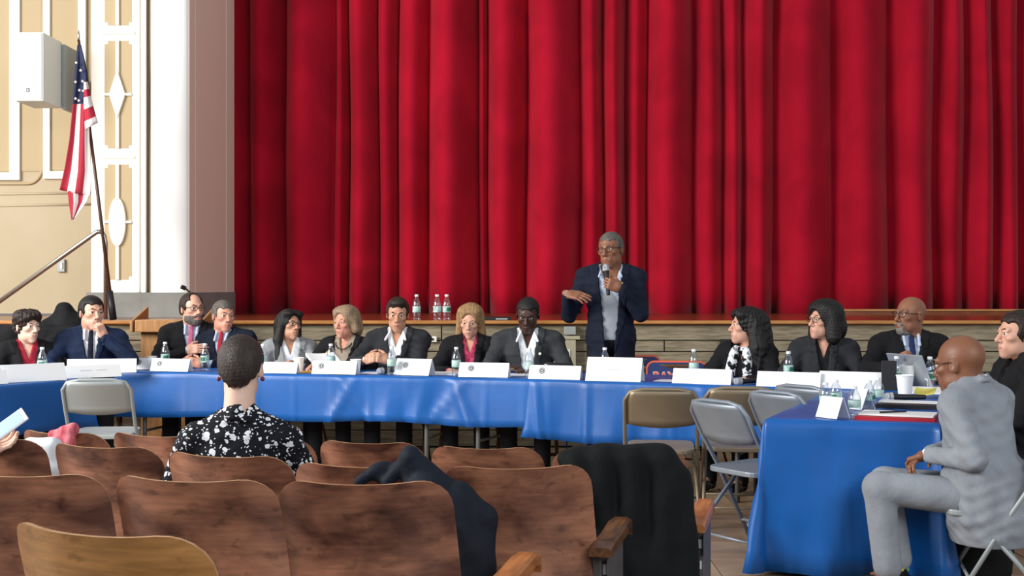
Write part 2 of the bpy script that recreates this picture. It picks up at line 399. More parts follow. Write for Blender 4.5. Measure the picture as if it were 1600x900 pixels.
def lerp_path(P, t):
    s = t * (len(P) - 1); i = min(int(s), len(P) - 2); f = s - i
    return P[i][0] + (P[i + 1][0] - P[i][0]) * f, P[i][1] + (P[i + 1][1] - P[i][1]) * f
M_FR = mat('flag_red', '#a81f36', .8); M_FW = mat('flag_white', '#e6d9d6', .8); M_FB = mat('flag_navy', '#232a49', .8)
P = []
for r in range(31):
    row = []
    for cc in range(25):
        a = lerp_path(Lb, r / 30); bb = lerp_path(Rb, r / 30); u = cc / 24
        row.append(fpt(a[0] + (bb[0] - a[0]) * u, a[1] + (bb[1] - a[1]) * u, .035 + .018 * math.sin(u * 9 + r * .1) * min(1, r / 6)))
    P.append(row)
b = MB(); b.grid(P, mif=lambda i, j: 2 if i < 14 else (0 if (j // 6) % 2 == 0 else 1)); b.build('draped_cloth', [M_FR, M_FW, M_FB], t, smooth=True, solid=.004)
P = []   # the overlapping fold with short stripes on the right, and the tail below
Ls = [(131, 128), (131, 165), (133, 202)]; Rs = [(137, 128), (144, 160), (153, 192)]
for r in range(13):
    row = []
    for cc in range(9):
        a = lerp_path(Ls, r / 12); bb = lerp_path(Rs, r / 12); u = cc / 8
        row.append(fpt(a[0] + (bb[0] - a[0]) * u, a[1] + (bb[1] - a[1]) * u, .085 + .02 * math.sin(u * 4)))
    P.append(row)
b = MB(); b.grid(P, mif=lambda i, j: (1, 1, 0, 0, 1, 1, 1, 0, 0, 0, 1, 1, 0)[i] if i > 9 or i < 9 else 0); b.build('striped_fold', [M_FR, M_FW], t, smooth=True, solid=.004)
P = []
Ls = [(106, 298), (108, 318), (112, 344)]; Rs = [(139, 305), (136, 314), (116, 342)]
for r in range(9):
    row = []
    for cc in range(13):
        a = lerp_path(Ls, r / 8); bb = lerp_path(Rs, r / 8); u = cc / 12
        row.append(fpt(a[0] + (bb[0] - a[0]) * u, a[1] + (bb[1] - a[1]) * u, .02 + .02 * math.sin(u * 7)))
    P.append(row)
b = MB(); b.grid(P, mif=lambda i, j: (0 if (j // 3) % 2 == 0 else 1)); b.build('flag_tail', [M_FR, M_FW], t, smooth=True, solid=.004)
st = MB()
for (sx, sy) in ((118, 128), (124, 141), (129, 127), (118, 154), (130, 142), (123, 157), (119, 98), (126, 110)):
    c0 = fpt(sx, sy, .085); pl = []
    for k in range(10):
        a = pi / 2 + pi * k / 5; rr = .014 if k % 2 == 0 else .006; pl.append((c0.x + rr * math.cos(a), c0.z + rr * math.sin(a)))
    st.prism(pl, c0.y - .004, c0.y + .01)
st.build('stars', M_FW, t)

# ------------------------------------------------------------------ tables and cloths
MP = [(-2.93, 9.47), (-1.7, 9.16), (-.45, 8.86), (.15, 8.62), (1.58, 7.97), (2.5, 7.5)]
FPX_ = [181, 429, 700, 835, 1196, 1467]
def front_y(p):
    return float(np.interp(p, [800 + x / y * FPX for x, y in MP], [y for x, y in MP]))
def main_at(p, inset):
    y = front_y(p) + inset; return Vector((px(p, y), y, .748))
TOP = .742
def folding_table(label, a, bpt, depth, legs_inset=.18):
    a = Vector((a[0], a[1], 0)); bpt = Vector((bpt[0], bpt[1], 0)); dd = bpt - a; L = dd.length
    t = thing('folding_table', label, 'table', tuple(a), math.atan2(dd.y, dd.x))
    b = MB(); b.box((L / 2, depth / 2 + .02, TOP - .018), (L - .06, depth - .06, .03)); b.build('tabletop', M_TABLE, t, bevel=.005)
    for sx in (legs_inset, L - legs_inset):
        for sy in (.1, depth - .1):
            b = MB(); b.tube([(sx, sy, TOP - .03), (sx, sy, 0)], .016, 8); b.build('leg', M_LEG, t, smooth=True)
        b = MB(); b.tube([(sx, .1, .3), (sx, depth - .1, .3)], .010, 6); b.build('stretcher', M_LEG, t)
    return t
folding_table('folding table under the left half of the long blue cloth', MP[0], MP[2], .72)
folding_table('folding table in the middle of the long row, under the overlap of two blue cloths', (-.44, 8.855), (1.56, 7.985), .72)
folding_table('folding table at the right end of the row, behind the stacked white cups', (1.6, 7.965), (2.95, 7.27), .72)
def draped(name, label, path, depth, drop, back=.22, seed=0, lift=0.0, wave=.018, endL=True, endR=True, step=.022, group=None, crease=()):
    rg = random.Random(seed)
    P = [Vector((x, y, 0)) for x, y in path]; S = []; L = 0
    for a, b2 in zip(P, P[1:]):
        n = max(2, int((b2 - a).length / step))
        for k in range(n): S.append((L + (b2 - a).length * k / n, a + (b2 - a) * k / n))
        L += (b2 - a).length
    S.append((L, P[-1]))
    ph = [rg.uniform(0, 6) for _ in range(6)]
    kn_ = [-.5]
    while kn_[-1] < L + .5: kn_.append(kn_[-1] + rg.uniform(.08, .30))
    k0_ = [rg.uniform(-.6, .6) for _ in kn_]; k1_ = [rg.uniform(-1.5, 1.5) for _ in kn_]
    top = TOP + .004 + lift
    def col(pt, d, s, dz, dropm=1):
        n = Vector((-d.y, d.x, 0)).normalized(); out = []
        def w(f):
            v = float(np.interp(s, kn_, k0_)) * (1 - f) + float(np.interp(s + .06 * f, kn_, k1_)) * f + .25 * math.sin(s * 7 + ph[0])
            q = (s / .285 + ph[4]) % 1; v += .45 * max(0, 1 - min(q, 1 - q) / .07)
            for (cs, slope, wd, am) in crease: v += am * math.exp(-((s - cs - slope * f) / wd) ** 2)
            return v
        for f in (1, .66, .33): out.append(pt + n * (depth + .012 + .02 * f) + Vector((0, 0, top - back * f - dz)))
        for q in (1, .97, .75, .5, .25, .04): out.append(pt + n * (depth * q) + Vector((0, 0, top - dz + .0015 * math.sin(s * 13 + q * 9))))
        out.append(pt + n * (-.004) + Vector((0, 0, top - .004 - dz)))
        for f in (.06, .14, .26, .4, .55, .7, .85, 1):
            out.append(pt - n * (.008 + .012 * f + (.2 + .8 * f) * wave * w(f)) + Vector((0, 0, max(top - drop * f * (1 + .03 * math.sin(s * 5 + ph[3])), .012) - dz * (1 - f))))
        return out
    rows = []
    d0 = (P[1] - P[0]).normalized(); d1 = (P[-1] - P[-2]).normalized()
    if endL:
        for f in (1, .6, .25): rows.append(col(P[0] - d0 * (.012 + .03 * f), d0, -.05 * f, drop * f))
    for i, (s, pt) in enumerate(S):
        d = (S[min(i + 1, len(S) - 1)][1] - S[max(i - 1, 0)][1]).normalized(); rows.append(col(pt, d, s, 0))
    if endR:
        for f in (.25, .6, 1): rows.append(col(P[-1] + d1 * (.012 + .03 * f), d1, L + .05 * f, drop * f))
    b = MB(); b.grid(rows); o = b.build(name, M_CLOTH, smooth=True, solid=.0015)
    return tag(o, label, 'tablecloth', group)
draped('tablecloth', 'blue plastic tablecloth over the left part of the long table row', MP[:3] + [(.18, 8.607)], .76, .325, seed=2, endR=True,
       crease=((1.75, .25, .03, 1.6), (1.9, -.2, .03, 1.2), (2.6, .15, .04, 1.8), (2.72, -.3, .03, 1.2), (.9, .1, .03, 1.2)))
draped('tablecloth', 'blue plastic tablecloth over the right part of the long row, behind the tan chairs', [(.11, 8.637), (1.58, 7.97), (2.35, 7.577), (2.97, 7.26)], .76, .40, seed=5, lift=.004, crease=((.05, .05, .02, 1.5), (.42, .0, .02, 1.2), (1.2, .1, .03, 1.2)))
LW0 = Vector((-2.86, 8.70)); LW1 = Vector((-3.66, 7.51))
folding_table('folding table of the left wing, under the cloth behind the empty light grey chair', LW1, LW0, .56)
draped('tablecloth', 'blue plastic tablecloth over the left wing table with an overlap step', [tuple(LW1), (-3.2, 8.194), tuple(LW0)], .60, .33, seed=9, wave=.012)
# right wing: cloth hangs to the floor
RN = Vector((1.20, 6.06, 0)); RL = Vector((.40, .916, 0)).normalized(); RW = Vector((.955, -.297, 0)).normalized()
RLEN, RWID = 1.82, .78
a0 = RN + RW * 0; 
t = thing('folding_table', 'folding table of the right wing beside the man in the pale grey suit', 'table', tuple(RN), math.atan2(RL.y, RL.x) - pi / 2)
b = MB(); b.box((RWID / 2 - .03, RLEN / 2 + .06, TOP - .020), (RWID - .18, RLEN - .26, .03)); b.build('tabletop', M_TABLE, t, bevel=.005)
for sx in (.12, RWID - .18):
    for sy in (.25, RLEN - .2):
        b = MB(); b.tube([(sx, sy, TOP - .03), (sx, sy, 0)], .016, 8); b.build('leg', M_LEG, t, smooth=True)
per = []
def seg(a, b2, n, nv):
    for k in range(n): per.append((a + (b2 - a) * k / n, nv))
cF, cN, cR, cB = RN + RL * RLEN, RN, RN + RW * RWID, RN + RW * RWID + RL * RLEN
nL, nE, nR = -RW, -RL, RW
seg(cF, cN, 26, nL)
for k in range(9): a_ = k / 8; per.append((cN, (nL * (1 - a_) + nE * a_).normalized()))
seg(cN + RW * .01, cR, 22, nE)
for k in range(9): a_ = k / 8; per.append((cR, (nE * (1 - a_) + nR * a_).normalized()))
seg(cR + RL * .01, cB, 22, nR); seg(cB, cF, 20, RL); per.append((cF, RL))
b = MB(); rows = []
wrg = random.Random(21); wk_ = [0]
while wk_[-1] < 130: wk_.append(wk_[-1] + wrg.uniform(2, 5.5))
wr_ = [[wrg.uniform(-1, 1) for _ in wk_] for _ in range(5)]
ctr = RN + RW * RWID / 2 + RL * RLEN / 2
for i, (p, n) in enumerate(per):
    s = i * .07; row = []
    din = (ctr - p)
    for q in (1, .5, .12, .02): row.append(p + din * q + Vector((0, 0, TOP + .007 + .0015 * math.sin(s * 5 + q * 8))))
    row.append(p + Vector((0, 0, TOP + .004)))
    fl = math.exp(-((i - 29) / (5.0 if i < 29 else 3.2)) ** 2) * .125 + math.exp(-((i - 61) / 4) ** 2) * .10
    for f in (.05, .12, .25, .4, .55, .7, .85, 1):
        wv = .008 * math.sin(s * 5) + .030 * float(np.interp(i, wk_, wr_[int(f * 3.99)])) + .020 * float(np.interp(i + 4 * f, wk_, wr_[4])) + (.006 if abs(i % 7 - 3) < .5 else 0) + (.005 if f in (.4, .7) else 0)
        row.append(p + n * (.006 + fl * f ** 1.2 + wv * (.15 + .85 * f)) + Vector((0, 0, TOP + .004 - (TOP - .02) * f)))
    rows.append(row)
b.grid(rows); o = b.build('tablecloth', M_CLOTH, smooth=True, solid=.0015)
tag(o, 'blue plastic tablecloth hanging to the floor over the right wing table', 'tablecloth')
def wing_at(p, y):  # point on the right wing table top seen at px p,y
    dp = FPX * (CAMZ - .752) / (y - HZ); return Vector((px(p, dp), dp, .752))

# ------------------------------------------------------------------ auditorium seats
def back_mb(w, h=.42, r=.092, sag=.066, th=.013):
    mb = MB(); vs = [0, .004, .012, .025, .045, .068, .092] + [.092 + (h - .14) * k / 9 for k in range(1, 10)] + [h - .025, h - .01, h]
    NU = 26; A = []; B = []
    for d in vs:
        dt = max(0, r - d); db = max(0, .04 - (h - d))
        hwid = w / 2 - (r - math.sqrt(max(0, r * r - dt * dt))) - (.04 - math.sqrt(max(0, .0016 - db * db)))
        ra, rb = [], []
        for k in range(NU + 1):
            u = -1 + 2 * k / NU; u = math.copysign(abs(u) ** .85, u); x = u * hwid; xn = x / (w / 2)
            y = sag * (abs(xn) ** 2.6) - sag * .9 + .28 * d - .35 * d * d + .012 * (1 - d / h)      # reclined, wrapped round the sitter
            z = .772 - d - .020 * (1 - abs(xn) ** 2.2) * max(0, 1 - d / .14)
            nx = -2 * sag * xn / (w / 2) * .9; nn = Vector((nx, 1, 0)).normalized()
            ra.append(Vector((x, y, z))); rb.append(Vector((x, y, z)) + nn * th)
        for p_ in ra + rb: p_.x += .10 * d
        A.append(ra); B.append(rb)
    mb.grid(A, 0); mb.grid(B, 0)
    nr = len(A) - 1
    for k in range(NU):
        for (p, q, pp, qq) in ((A[0][k], A[0][k + 1], B[0][k + 1], B[0][k]), (A[nr][k], A[nr][k + 1], B[nr][k + 1], B[nr][k])): mb.add([p, q, pp, qq], [(0, 1, 2, 3)], 1)
    for i in range(nr):
        for k in (0, NU): mb.add([A[i][k], A[i + 1][k], B[i + 1][k], B[i][k]], [(0, 1, 2, 3)], 1)
    return mb
def standard_mb(side):
    mb = MB(); poly = [(-.02, 0), (.34, 0), (.33, .05), (.20, .10), (.22, .36), (.33, .42), (.33, .45), (.0, .45), (.02, .36), (.05, .12)]
    mb.add([(-.014, y, z) for y, z in poly] + [(.014, y, z) for y, z in poly], [tuple(range(10)), tuple(range(19, 9, -1))] + [(i, i + 10, (i + 1) % 10 + 10, (i + 1) % 10) for i in range(10)]); return mb
def arm_mb(L=.40):
    mb = MB(); prof = [(0, .525, .555), (.06, .528, .566), (.2, .535, .575), (.32, .545, .590), (.37, .55, .592), (L, .545, .580), (L + .006, .52, .56)]
    R = []
    for y, z0, z1 in prof:
        hw_ = .036 if y < .34 else .031
        R.append([(-hw_, y, z0), (-hw_, y, z1 - .008), (-hw_ + .01, y, z1), (hw_ - .01, y, z1), (hw_, y, z1 - .008), (hw_, y, z0), (-hw_, y, z0)])
    mb.grid(R); mb.add([p for p in R[0][:6]], [tuple(range(6))]); mb.add([p for p in R[-1][:6]], [tuple(range(6))]); return mb
seat_count = [0]
def seat_pan_mb(w):
    mb = MB(); A = []; B = []
    for i in range(9):
        t = i / 8; y = .08 + .40 * t; z = .425 + .03 * math.sin(pi * t) * -1 + .02 * t
        hwid = w / 2 - .02 - .03 * max(0, t - .8) / .2
        A.append([(-hwid + 2 * hwid * k / 8, y, z + .006 * ((k - 4) / 4) ** 2) for k in range(9)]); B.append([(x, y2, z2 - .016) for x, y2, z2 in A[-1]])
    mb.grid(A); mb.grid(B)
    for i in range(8):
        mb.add([A[i][0], A[i + 1][0], B[i + 1][0], B[i][0]], [(0, 1, 2, 3)], 1); mb.add([A[i][8], A[i + 1][8], B[i + 1][8], B[i][8]], [(0, 1, 2, 3)], 1)
        mb.add([A[0][i], A[0][i + 1], B[0][i + 1], B[0][i]], [(0, 1, 2, 3)], 1); mb.add([A[8][i], A[8][i + 1], B[8][i + 1], B[8][i]], [(0, 1, 2, 3)], 1)
    return mb
def auditorium_seat(l, r, hh, label, group, wood=M_SEAT, end=None, wm=1.0, chips=(), adz=-.065):
    zl = FPX * hh / (l[1] - HZ); zr = FPX * hh / (r[1] - HZ)
    a = Vector((px(l[0], zl), zl, 0)); b2 = Vector((px(r[0], zr), zr, 0)); dd = b2 - a; w = dd.length * wm
    c = (a + b2) / 2; base = CAMZ - hh - .77
    ang = math.atan2(dd.y, dd.x)
    t = thing('auditorium_seat', label, 'seat', (c.x, c.y, base), ang, group)
    back_mb(w).build('backrest', [wood, M_PLYE], t, smooth=False)
    o = t.children[0]; me = o.data
    me.polygons.foreach_set('use_smooth', [p.material_index == 0 for p in me.polygons])
    seat_pan_mb(w).build('seat_pan', [wood, M_PLYE], t, smooth=True)
    s = standard_mb(-1).build('standard', M_IRON, t, bevel=.003, bseg=1); s.location = (-w / 2 - .012, .05, 0)
    am = arm_mb(.36).build('armrest', M_ARM, t, smooth=False); am.location = (-w / 2 - .012, .06, -.06)
    for (cx_, cz_) in chips:
        m = MB(); m.ball((cx_, .28 * (.77 - cz_) - .35 * (.77 - cz_) ** 2 + .004, cz_), (.004, .003, .0045), 8, 5); m.build('paint_chip', M_CHIP, t)
    if end:
        rz, arm, off = end
        e = standard_mb(1).build('end_standard', M_IRON, t, bevel=.003, bseg=1); e.location = (w / 2 + off, .03, 0); e.rotation_euler = (0, 0, rz)
        ep = MB(); ep.box((0, .16, .225), (.04, .26, .45)); ep.box((.022, .02, .40), (.004, .05, .08)); e2 = ep.build('end_panel', M_IRON, t, bevel=.006); e2.location = (w / 2 + off + .02, .05, 0); e2.rotation_euler = (0, 0, rz)
        f = MB(); f.box((0, .028, .40), (.028, .006, .034)); f.box((.008, .028, .32), (.006, .006, .03)); f2 = f.build('paint_chip', M_CHIP, t); f2.location = (w / 2 + off + .02, .05 - .0, 0); f2.rotation_euler = (0, 0, rz)
        am = arm_mb(.42).build('armrest', arm, t); am.location = (w / 2 + off + .005, -.02, adz); am.rotation_euler = (0, 0, rz)
    return t
G = 'curved plywood auditorium seats'
auditorium_seat((5, 803), (314, 832), .48, 'honey coloured plywood auditorium seat, nearest of all at the lower left', G, M_SEATL)
B_, C_, D_ = .525, .57, .61
auditorium_seat((-98, 729), (158, 735), B_, 'brown plywood seat cut by the left frame edge, right behind the honey coloured one', G, chips=((.05, .72), (.13, .735)))
auditorium_seat((168, 735), (425, 744), B_, 'brown plywood seat left of the large worn one at bottom centre', G)
auditorium_seat((427, 744), (703, 744), B_, 'large worn plywood seat at bottom centre with the navy puffer jacket beyond its right edge', G, end=(-.30, M_ARML, .10), adz=-.10)
auditorium_seat((-112, 678), (64, 682), C_, 'dark plywood seat at the left frame edge below the hand with the phone', G)
auditorium_seat((75, 686), (244, 694), C_, 'plywood seat right of the white bag on the left', G)
auditorium_seat((253, 699), (449, 709), C_, 'plywood seat the woman in the floral blouse sits in', G)
auditorium_seat((452, 716), (676, 722), C_, 'plywood seat with the navy puffer jacket slung over its right side', G)
auditorium_seat((686, 723), (924, 720), C_, 'scuffed plywood seat left of the black coat, with a dark wooden arm at the aisle', G, end=(-.36, M_ARM, .02))
auditorium_seat((28, 666), (161, 673), D_, 'far plywood seat with the red scarf over its back', G)
auditorium_seat((168, 670), (326, 678), D_, 'far plywood seat left of the floral blouse, behind the grey folding chair', G)
auditorium_seat((330, 677), (486, 682), D_, 'far plywood seat hidden in front of the woman in the floral blouse', G)
auditorium_seat((492, 682), (658, 687), D_, 'far plywood seat with a pale scuff mark right of the floral blouse', G, chips=((.0, .70),))
auditorium_seat((668, 691), (846, 694), D_, 'far plywood seat just left of the black coat and below the table hem', G)
auditorium_seat((858, 699), (1075, 701), D_, 'far aisle seat wholly covered by the black coat, with a pale wooden arm', G, end=(-.18, M_ARML, .02))

# ------------------------------------------------------------------ folding chairs (local +Y is where the sitter looks)
def folding_chair(label, m, loc, rz, sc=1, group='metal folding chairs', cat='chair'):
    t = thing('folding_chair', label, cat, (loc[0], loc[1], 0), rz, group); t.scale = (sc, sc, sc)
    b = MB(); w = .205
    def side(s): return [(s * .225, .20, .01), (s * w, -.06, .45), (s * w, -.17, .62), (s * w, -.235, .74), (s * (w - .03), -.252, .785)]
    b.tube(side(-1) + [(-.1, -.258, .800), (.1, -.258, .800)] + side(1)[::-1], .0115, 8); b.build('back_frame', m, t, smooth=True)
    p = MB(); A = []
    for i in range(9):
        z = .60 + .19 * i / 8; hw_ = w - .012 - (.02 * max(0, (z - .75) / .04)); yy = -.155 - .55 * (z - .60)
        A.append([(hw_ * k / 6, yy - .030 * (1 - (k / 6) ** 2), z - (.02 * (1 - (k / 6) ** 2) if i == 0 else 0)) for k in range(-6, 7)])
    p.grid(A); p.build('back_panel', m, t, smooth=True, solid=.012)
    s_ = MB(); poly = []
    for k in range(28):
        a = 2 * pi * k / 28; ca, sa = math.cos(a), math.sin(a); poly.append((.192 * math.copysign(abs(ca) ** .35, ca), .03 + .195 * math.copysign(abs(sa) ** .35, sa)))
    n = len(poly); vs = [(x, y, .425 + .03 * (y + .165)) for x, y in poly] + [(x, y, .452 + .03 * (y + .165)) for x, y in poly]
    s_.add(vs, [tuple(range(n - 1, -1, -1)), tuple(range(n, 2 * n))] + [(i, (i + 1) % n, (i + 1) % n + n, i + n) for i in range(n)])
    s_.build('seat', m, t, bevel=.006)
    for s in (-1, 1):
        l = MB(); l.tube([(s * .185, .10, .435), (s * .205, -.10, .22), (s * .215, -.26, .01)], .0105, 8); l.build('rear_leg', m, t, smooth=True)
    for yy, zz_ in ((.12, .14), (-.19, .11)):
        l = MB(); l.tube([(-.213, yy, zz_), (.213, yy, zz_)], .008, 6); l.build('stretcher', m, t, smooth=True)
    return t
folding_chair('tan folding chair with its back to the room, right of the black coat', M_FCT, (px(1040, 7.15), 7.38), -.10)
folding_chair('tan folding chair farther right, behind the tilted grey one', M_FCT, (px(1166, 7.25), 7.48), -.12)
folding_chair('grey folding chair turned to the right wing, nearest of the empty ones', M_FCG, (px(1132, 6.42) + .17, 6.55), -1.0)
folding_chair('grey folding chair half hidden by the near corner of the right wing', M_FCG, (px(1213, 6.95) + .20, 7.10), -.95)
folding_chair('grey folding chair whose rounded top shows just above the right wing cloth', M_FCG, (px(1252, 7.35) + .20, 7.5), -.95)
folding_chair('empty light grey folding chair in front of the left wing table', M_FCL, (px(172, 8.2), 8.10), .10)

# ------------------------------------------------------------------ name tents
def tent(label, p, inset, w, h, rz, emblem=None, scribble=None, pos=None, wing=False, name='name_tent', dz=.0):
    c = pos if pos is not None else main_at(p, inset)
    t = thing(name, label, 'name card', (c.x, c.y, c.z + dz), rz, 'folded white name cards')
    d = h * .42
    m = MB(); m.grid([[(-w / 2, -d, .002), (w / 2, -d, .002)], [(-w / 2, -.002, h), (w / 2, -.002, h)]])
    m.build('front_panel', M_PAPER, t, solid=.003)
    m = MB(); m.grid([[(-w / 2, .002, h), (w / 2, .002, h)], [(-w / 2, d, .002), (w / 2, d, .002)]])
    m.build('rear_panel', M_PAPER, t, solid=.003)
    sl = math.atan2(d, h)
    R = Matrix.Rotation(-sl, 3, 'X')
    def on(x, v, off=.003): return R @ Vector((x, -off, 0)) + Vector((0, -d * (1 - v), h * v)) if False else Vector((x, -d * (1 - v) - off, h * v))
    if emblem is not None:
        e = MB(); ring = []
        cc = on(emblem, .62); r = .020
        up = Vector((0, d, h)).normalized()
        e.tube([cc + Vector((1, 0, 0)) * r * math.cos(a) + up * r * math.sin(a) for a in [2 * pi * k / 16 for k in range(16)]], .0028, 5, closed=True)
        e.tube([cc + Vector((1, 0, 0)) * r * .5 * math.cos(a) + up * r * .5 * math.sin(a) for a in [2 * pi * k / 10 for k in range(10)]], .005, 5, closed=True)
        e.build('round_seal', M_INK, t)
    if scribble:
        e = MB()
        for (x0, x1, v) in scribble:
            a = on(x0, v); b2 = on(x1, v); e.tube([a, b2], .0022, 4)
        e.build('faint_lettering', M_INKF, t)
    return t
r1 = -.245; r2 = -.43
def wof(p, pxw, inset=.1): return pxw * (front_y(p) + inset) / FPX
for (p, pw, ins, hpx, rz, em, sc_, lab) in [
    (268, 66, .06, 19, r1 - .05, -.09, None, 'white name card with a grey seal in front of the bearded man'),
    (230, 50, .22, 18, r1, -.06, None, 'white name card with a seal behind the leftmost end of the long table'),
    (438, 60, .06, 17, r1, None, None, 'white name card in front of the woman in the grey blazer'),
    (524, 73, .06, 20, r1, -.10, None, 'white name card with a seal in front of the woman in the black cardigan'),
    (648, 58, .10, 25, r1 - .25, -.06, None, 'tilted white name card with a seal right of the clasped hands'),
    (757, 80, .06, 22, r1 - .02, -.09, None, 'white name card with a seal in front of the woman with the blonde bob'),
    (868, 82, .06, 21, r2 + .1, -.09, None, 'white name card with a seal in front of the man looking down'),
    (961, 86, .07, 36, r2 + .1, None, [(-.06, -.02, .72), (0, .05, .70), (-.05, .04, .5)], 'tallest white name card, in front of the standing speaker'),
    (1098, 88, .06, 23, r2, None, [(-.05, -.02, .8), (.03, .05, .78)], 'white name card in front of the woman with long curly black hair'),
    (1233, 93, .06, 23, r2, None, None, 'white name card in front of the woman with the black bob'),
    (1332, 95, .10, 26, r2, None, None, 'white name card left of the upright black board')]:
    tent(lab, p, ins, wof(p, pw, ins) / math.cos(rz) * .97, hpx * front_y(p) / FPX * 1.03, rz, em, sc_)
lw_dir = (LW0 - LW1).normalized(); lw_ang = math.atan2(lw_dir.y, lw_dir.x); lw_n = Vector((-lw_dir.y, lw_dir.x))
def lwing(p, inset):   # point on the left wing seen at px p, inset from its inner edge
    # solve along the edge
    best = None
    for k in range(400):
        s = -1 + 3.2 * k / 400; q = LW1 + lw_dir * s + lw_n * inset
        e = abs(800 + q.x / q.y * FPX - p)
        if best is None or e < best[0]: best = (e, q)
    return Vector((best[1].x, best[1].y, .748))
tent('near white name card on the left wing, beside the frame edge', 0, 0, .42, .115, lw_ang - .25, pos=lwing(52, .10))
tent('white name card with faint lettering on the left wing, behind the grey chair', 0, 0, .40, .085, lw_ang - .35, None, [(-.08, 0, .6), (.03, .1, .6)], pos=lwing(143, .07))
tent('long white name card behind the lettered one, in front of the navy suit', 0, 0, .48, .10, .22, None, [(0, .12, .7)], pos=lwing(160, .40))
tent('white name card cut off at the left frame edge', 0, 0, .3, .09, lw_ang - .2, pos=lwing(-28, .10))
tent('small white name card seen end-on at the near left of the right wing', 0, 0, .14, .100, -1.05, pos=wing_at(1301, 653))
tent('small tilted white card among the bottles on the right wing', 0, 0, .09, .105, -1.1, pos=wing_at(1347, 640))

# ------------------------------------------------------------------ bottles, cups
def bottle_proto():
    t = thing('water_bottle', 'x', 'bottle', (0, 0, 0), 0, 'clear plastic water bottles')
    b = MB(); b.lathe([(.024, .0), (.031, .006), (.032, .02), (.030, .035), (.032, .05), (.032, .118), (.0315, .13), (.027, .150), (.018, .172), (.013, .182), (.013, .192)], 16); b.build('bottle_body', M_CLEAR, t, smooth=True)
    b = MB(); b.lathe([(.0323, .066), (.0326, .068), (.0326, .112), (.0323, .114)], 16, capb=False, capt=False); b.build('label', M_BLABEL, t, smooth=True)
    b = MB()
    for k in range(5):
        a0_ = -pi / 2 - .5 + .25 * k; b.add([(.0330 * math.cos(a), .0330 * math.sin(a), z) for a in (a0_, a0_ + .25) for z in (.076, .104)], [(0, 2, 3, 1)])
    b.build('label_emblem', M_BGREEN, t)
    b = MB(); b.lathe([(.0145, .188), (.015, .189), (.015, .203), (.013, .205)], 12); b.build('cap', M_CAP, t)
    return t
BP = bottle_proto(); bfirst = [True]
def bottle(pos, label, sc=1.0, rz=0):
    t = BP if bfirst[0] else copy_tree(BP); bfirst[0] = False
    t.location = pos; t['label'] = label; t.scale = (sc, sc, sc); t.rotation_euler = (0, 0, rz); return t
for p, ins, lab in [(258, .30, 'water bottle in front of the bearded man'), (320, .14, 'water bottle left of the back of the cropped head'), (411, .18, 'water bottle right of the cropped head'),
                    (517, .32, 'water bottle among the papers of the woman in the cardigan'), (612, .05, 'water bottle just right of the clasped hands'), (713, .05, 'water bottle left of the seal card of the blonde woman'),
                    (827, .07, 'water bottle in front of the open white collar of the man looking down'), (945, .38, 'water bottle standing behind the tallest name card'), (1084, .42, 'water bottle in front of the blue and orange chair covers'),
                    (1232, .40, 'water bottle left of the woman with the black bob'), (172, .40, 'water bottle near the navy suit by the left end')]:
    bottle(main_at(p, ins), lab, rz=p)
bottle(lwing(66, .42), 'water bottle by the person in the red shirt')
for (p, y, lab) in [(1290, 644, 'water bottle at the left of the pair behind the end-on card'), (1306, 639, 'water bottle at the right of the pair behind the end-on card'), (1335, 652, 'water bottle between the two small cards on the right wing'),
                    (1358, 640, 'water bottle in front of the upright black board'), (1372, 634, 'water bottle touching the foot of the upright black board')]:
    bo = bottle(wing_at(p, y), lab, rz=p); bo.scale = (.95, .95, .72)
bottle(main_at(1401, .12), 'water bottle left of the stacked foam cups'); bottle(main_at(1453, .15), 'water bottle beside the open laptop')
for p, lab in [(651, 'leftmost of three water bottles on the stage edge'), (683, 'middle one of three water bottles on the stage edge'), (698, 'rightmost of three water bottles on the stage edge')]:
    bottle((px(p, 11.15), 11.15, ST_H - .008), lab, 1.12, p)
def cup(pos, label, h=.09, r=.038, n=1):
    t = thing('foam_cup', label, 'cup', pos, 0, 'white foam cups')
    b = MB(); b.lathe([(r * .72, 0), (r, h), (r * 1.05, h - .002), (r * 1.05, h + .004), (r * .95, h + .004), (r * .70, .006)], 28, capt=True); b.build('cup_wall', M_CUP, t)
    return t
cup(lwing(12, .32), 'foam cup at the left frame edge'); cup(main_at(237, .34), 'foam cup left of the bearded man')
cup(main_at(467, .26), 'foam cup in front of the woman in the grey blazer', .10); cup(main_at(556, .22), 'foam cup left of the clasped hands', .095); cup(main_at(659, .30), 'foam cup behind the tilted name card', .09)
cw = wing_at(1414, 622); cup(cw, 'large foam cup at the front of the right wing, before the stack', .125, .047)
cs_ = main_at(1417, .16)
for k in range(4): cup(cs_ + Vector((0, 0, .012 * k + .01)), ['lowest', 'second', 'third', 'topmost'][k] + ' foam cup of the stack before the laptop', .10, .044)

# ------------------------------------------------------------------ papers, folders, microphones, electronics
def sheet(name, label, pos, w, h, rz, m=M_PAPER, t=.003, cat='paper', tilt=0, group=None, curl=.0):
    A = [[(-w / 2 + w * i / 6, -h / 2 + h * j / 6, curl * ((i / 3 - 1) ** 2 + .4 * (j / 3 - 1))) for i in range(7)] for j in range(7)]
    b = MB(); b.grid(A); o = b.build(name, m, loc=pos, rot=(tilt, 0, rz), solid=t); return tag(o, label, cat, group)
up = Vector((0, 0, .004))
sheet('paper_stack', 'thick stack of white papers held by the woman in the cardigan', main_at(508, .40) + Vector((0, 0, .065)), .22, .26, .5, t=.018, tilt=.36, curl=.010)
sheet('yellow_folder', 'yellow orange folder lying right of the grey blazer', main_at(478, .2) + up, .20, .16, .2, mat('yellow_folder_card', '#e6a63c', .6), t=.006, cat='folder')
sheet('paper_sheet', 'white papers in front of the woman with the blonde bob', main_at(692, .28) + up, .26, .2, -.3, t=.012)
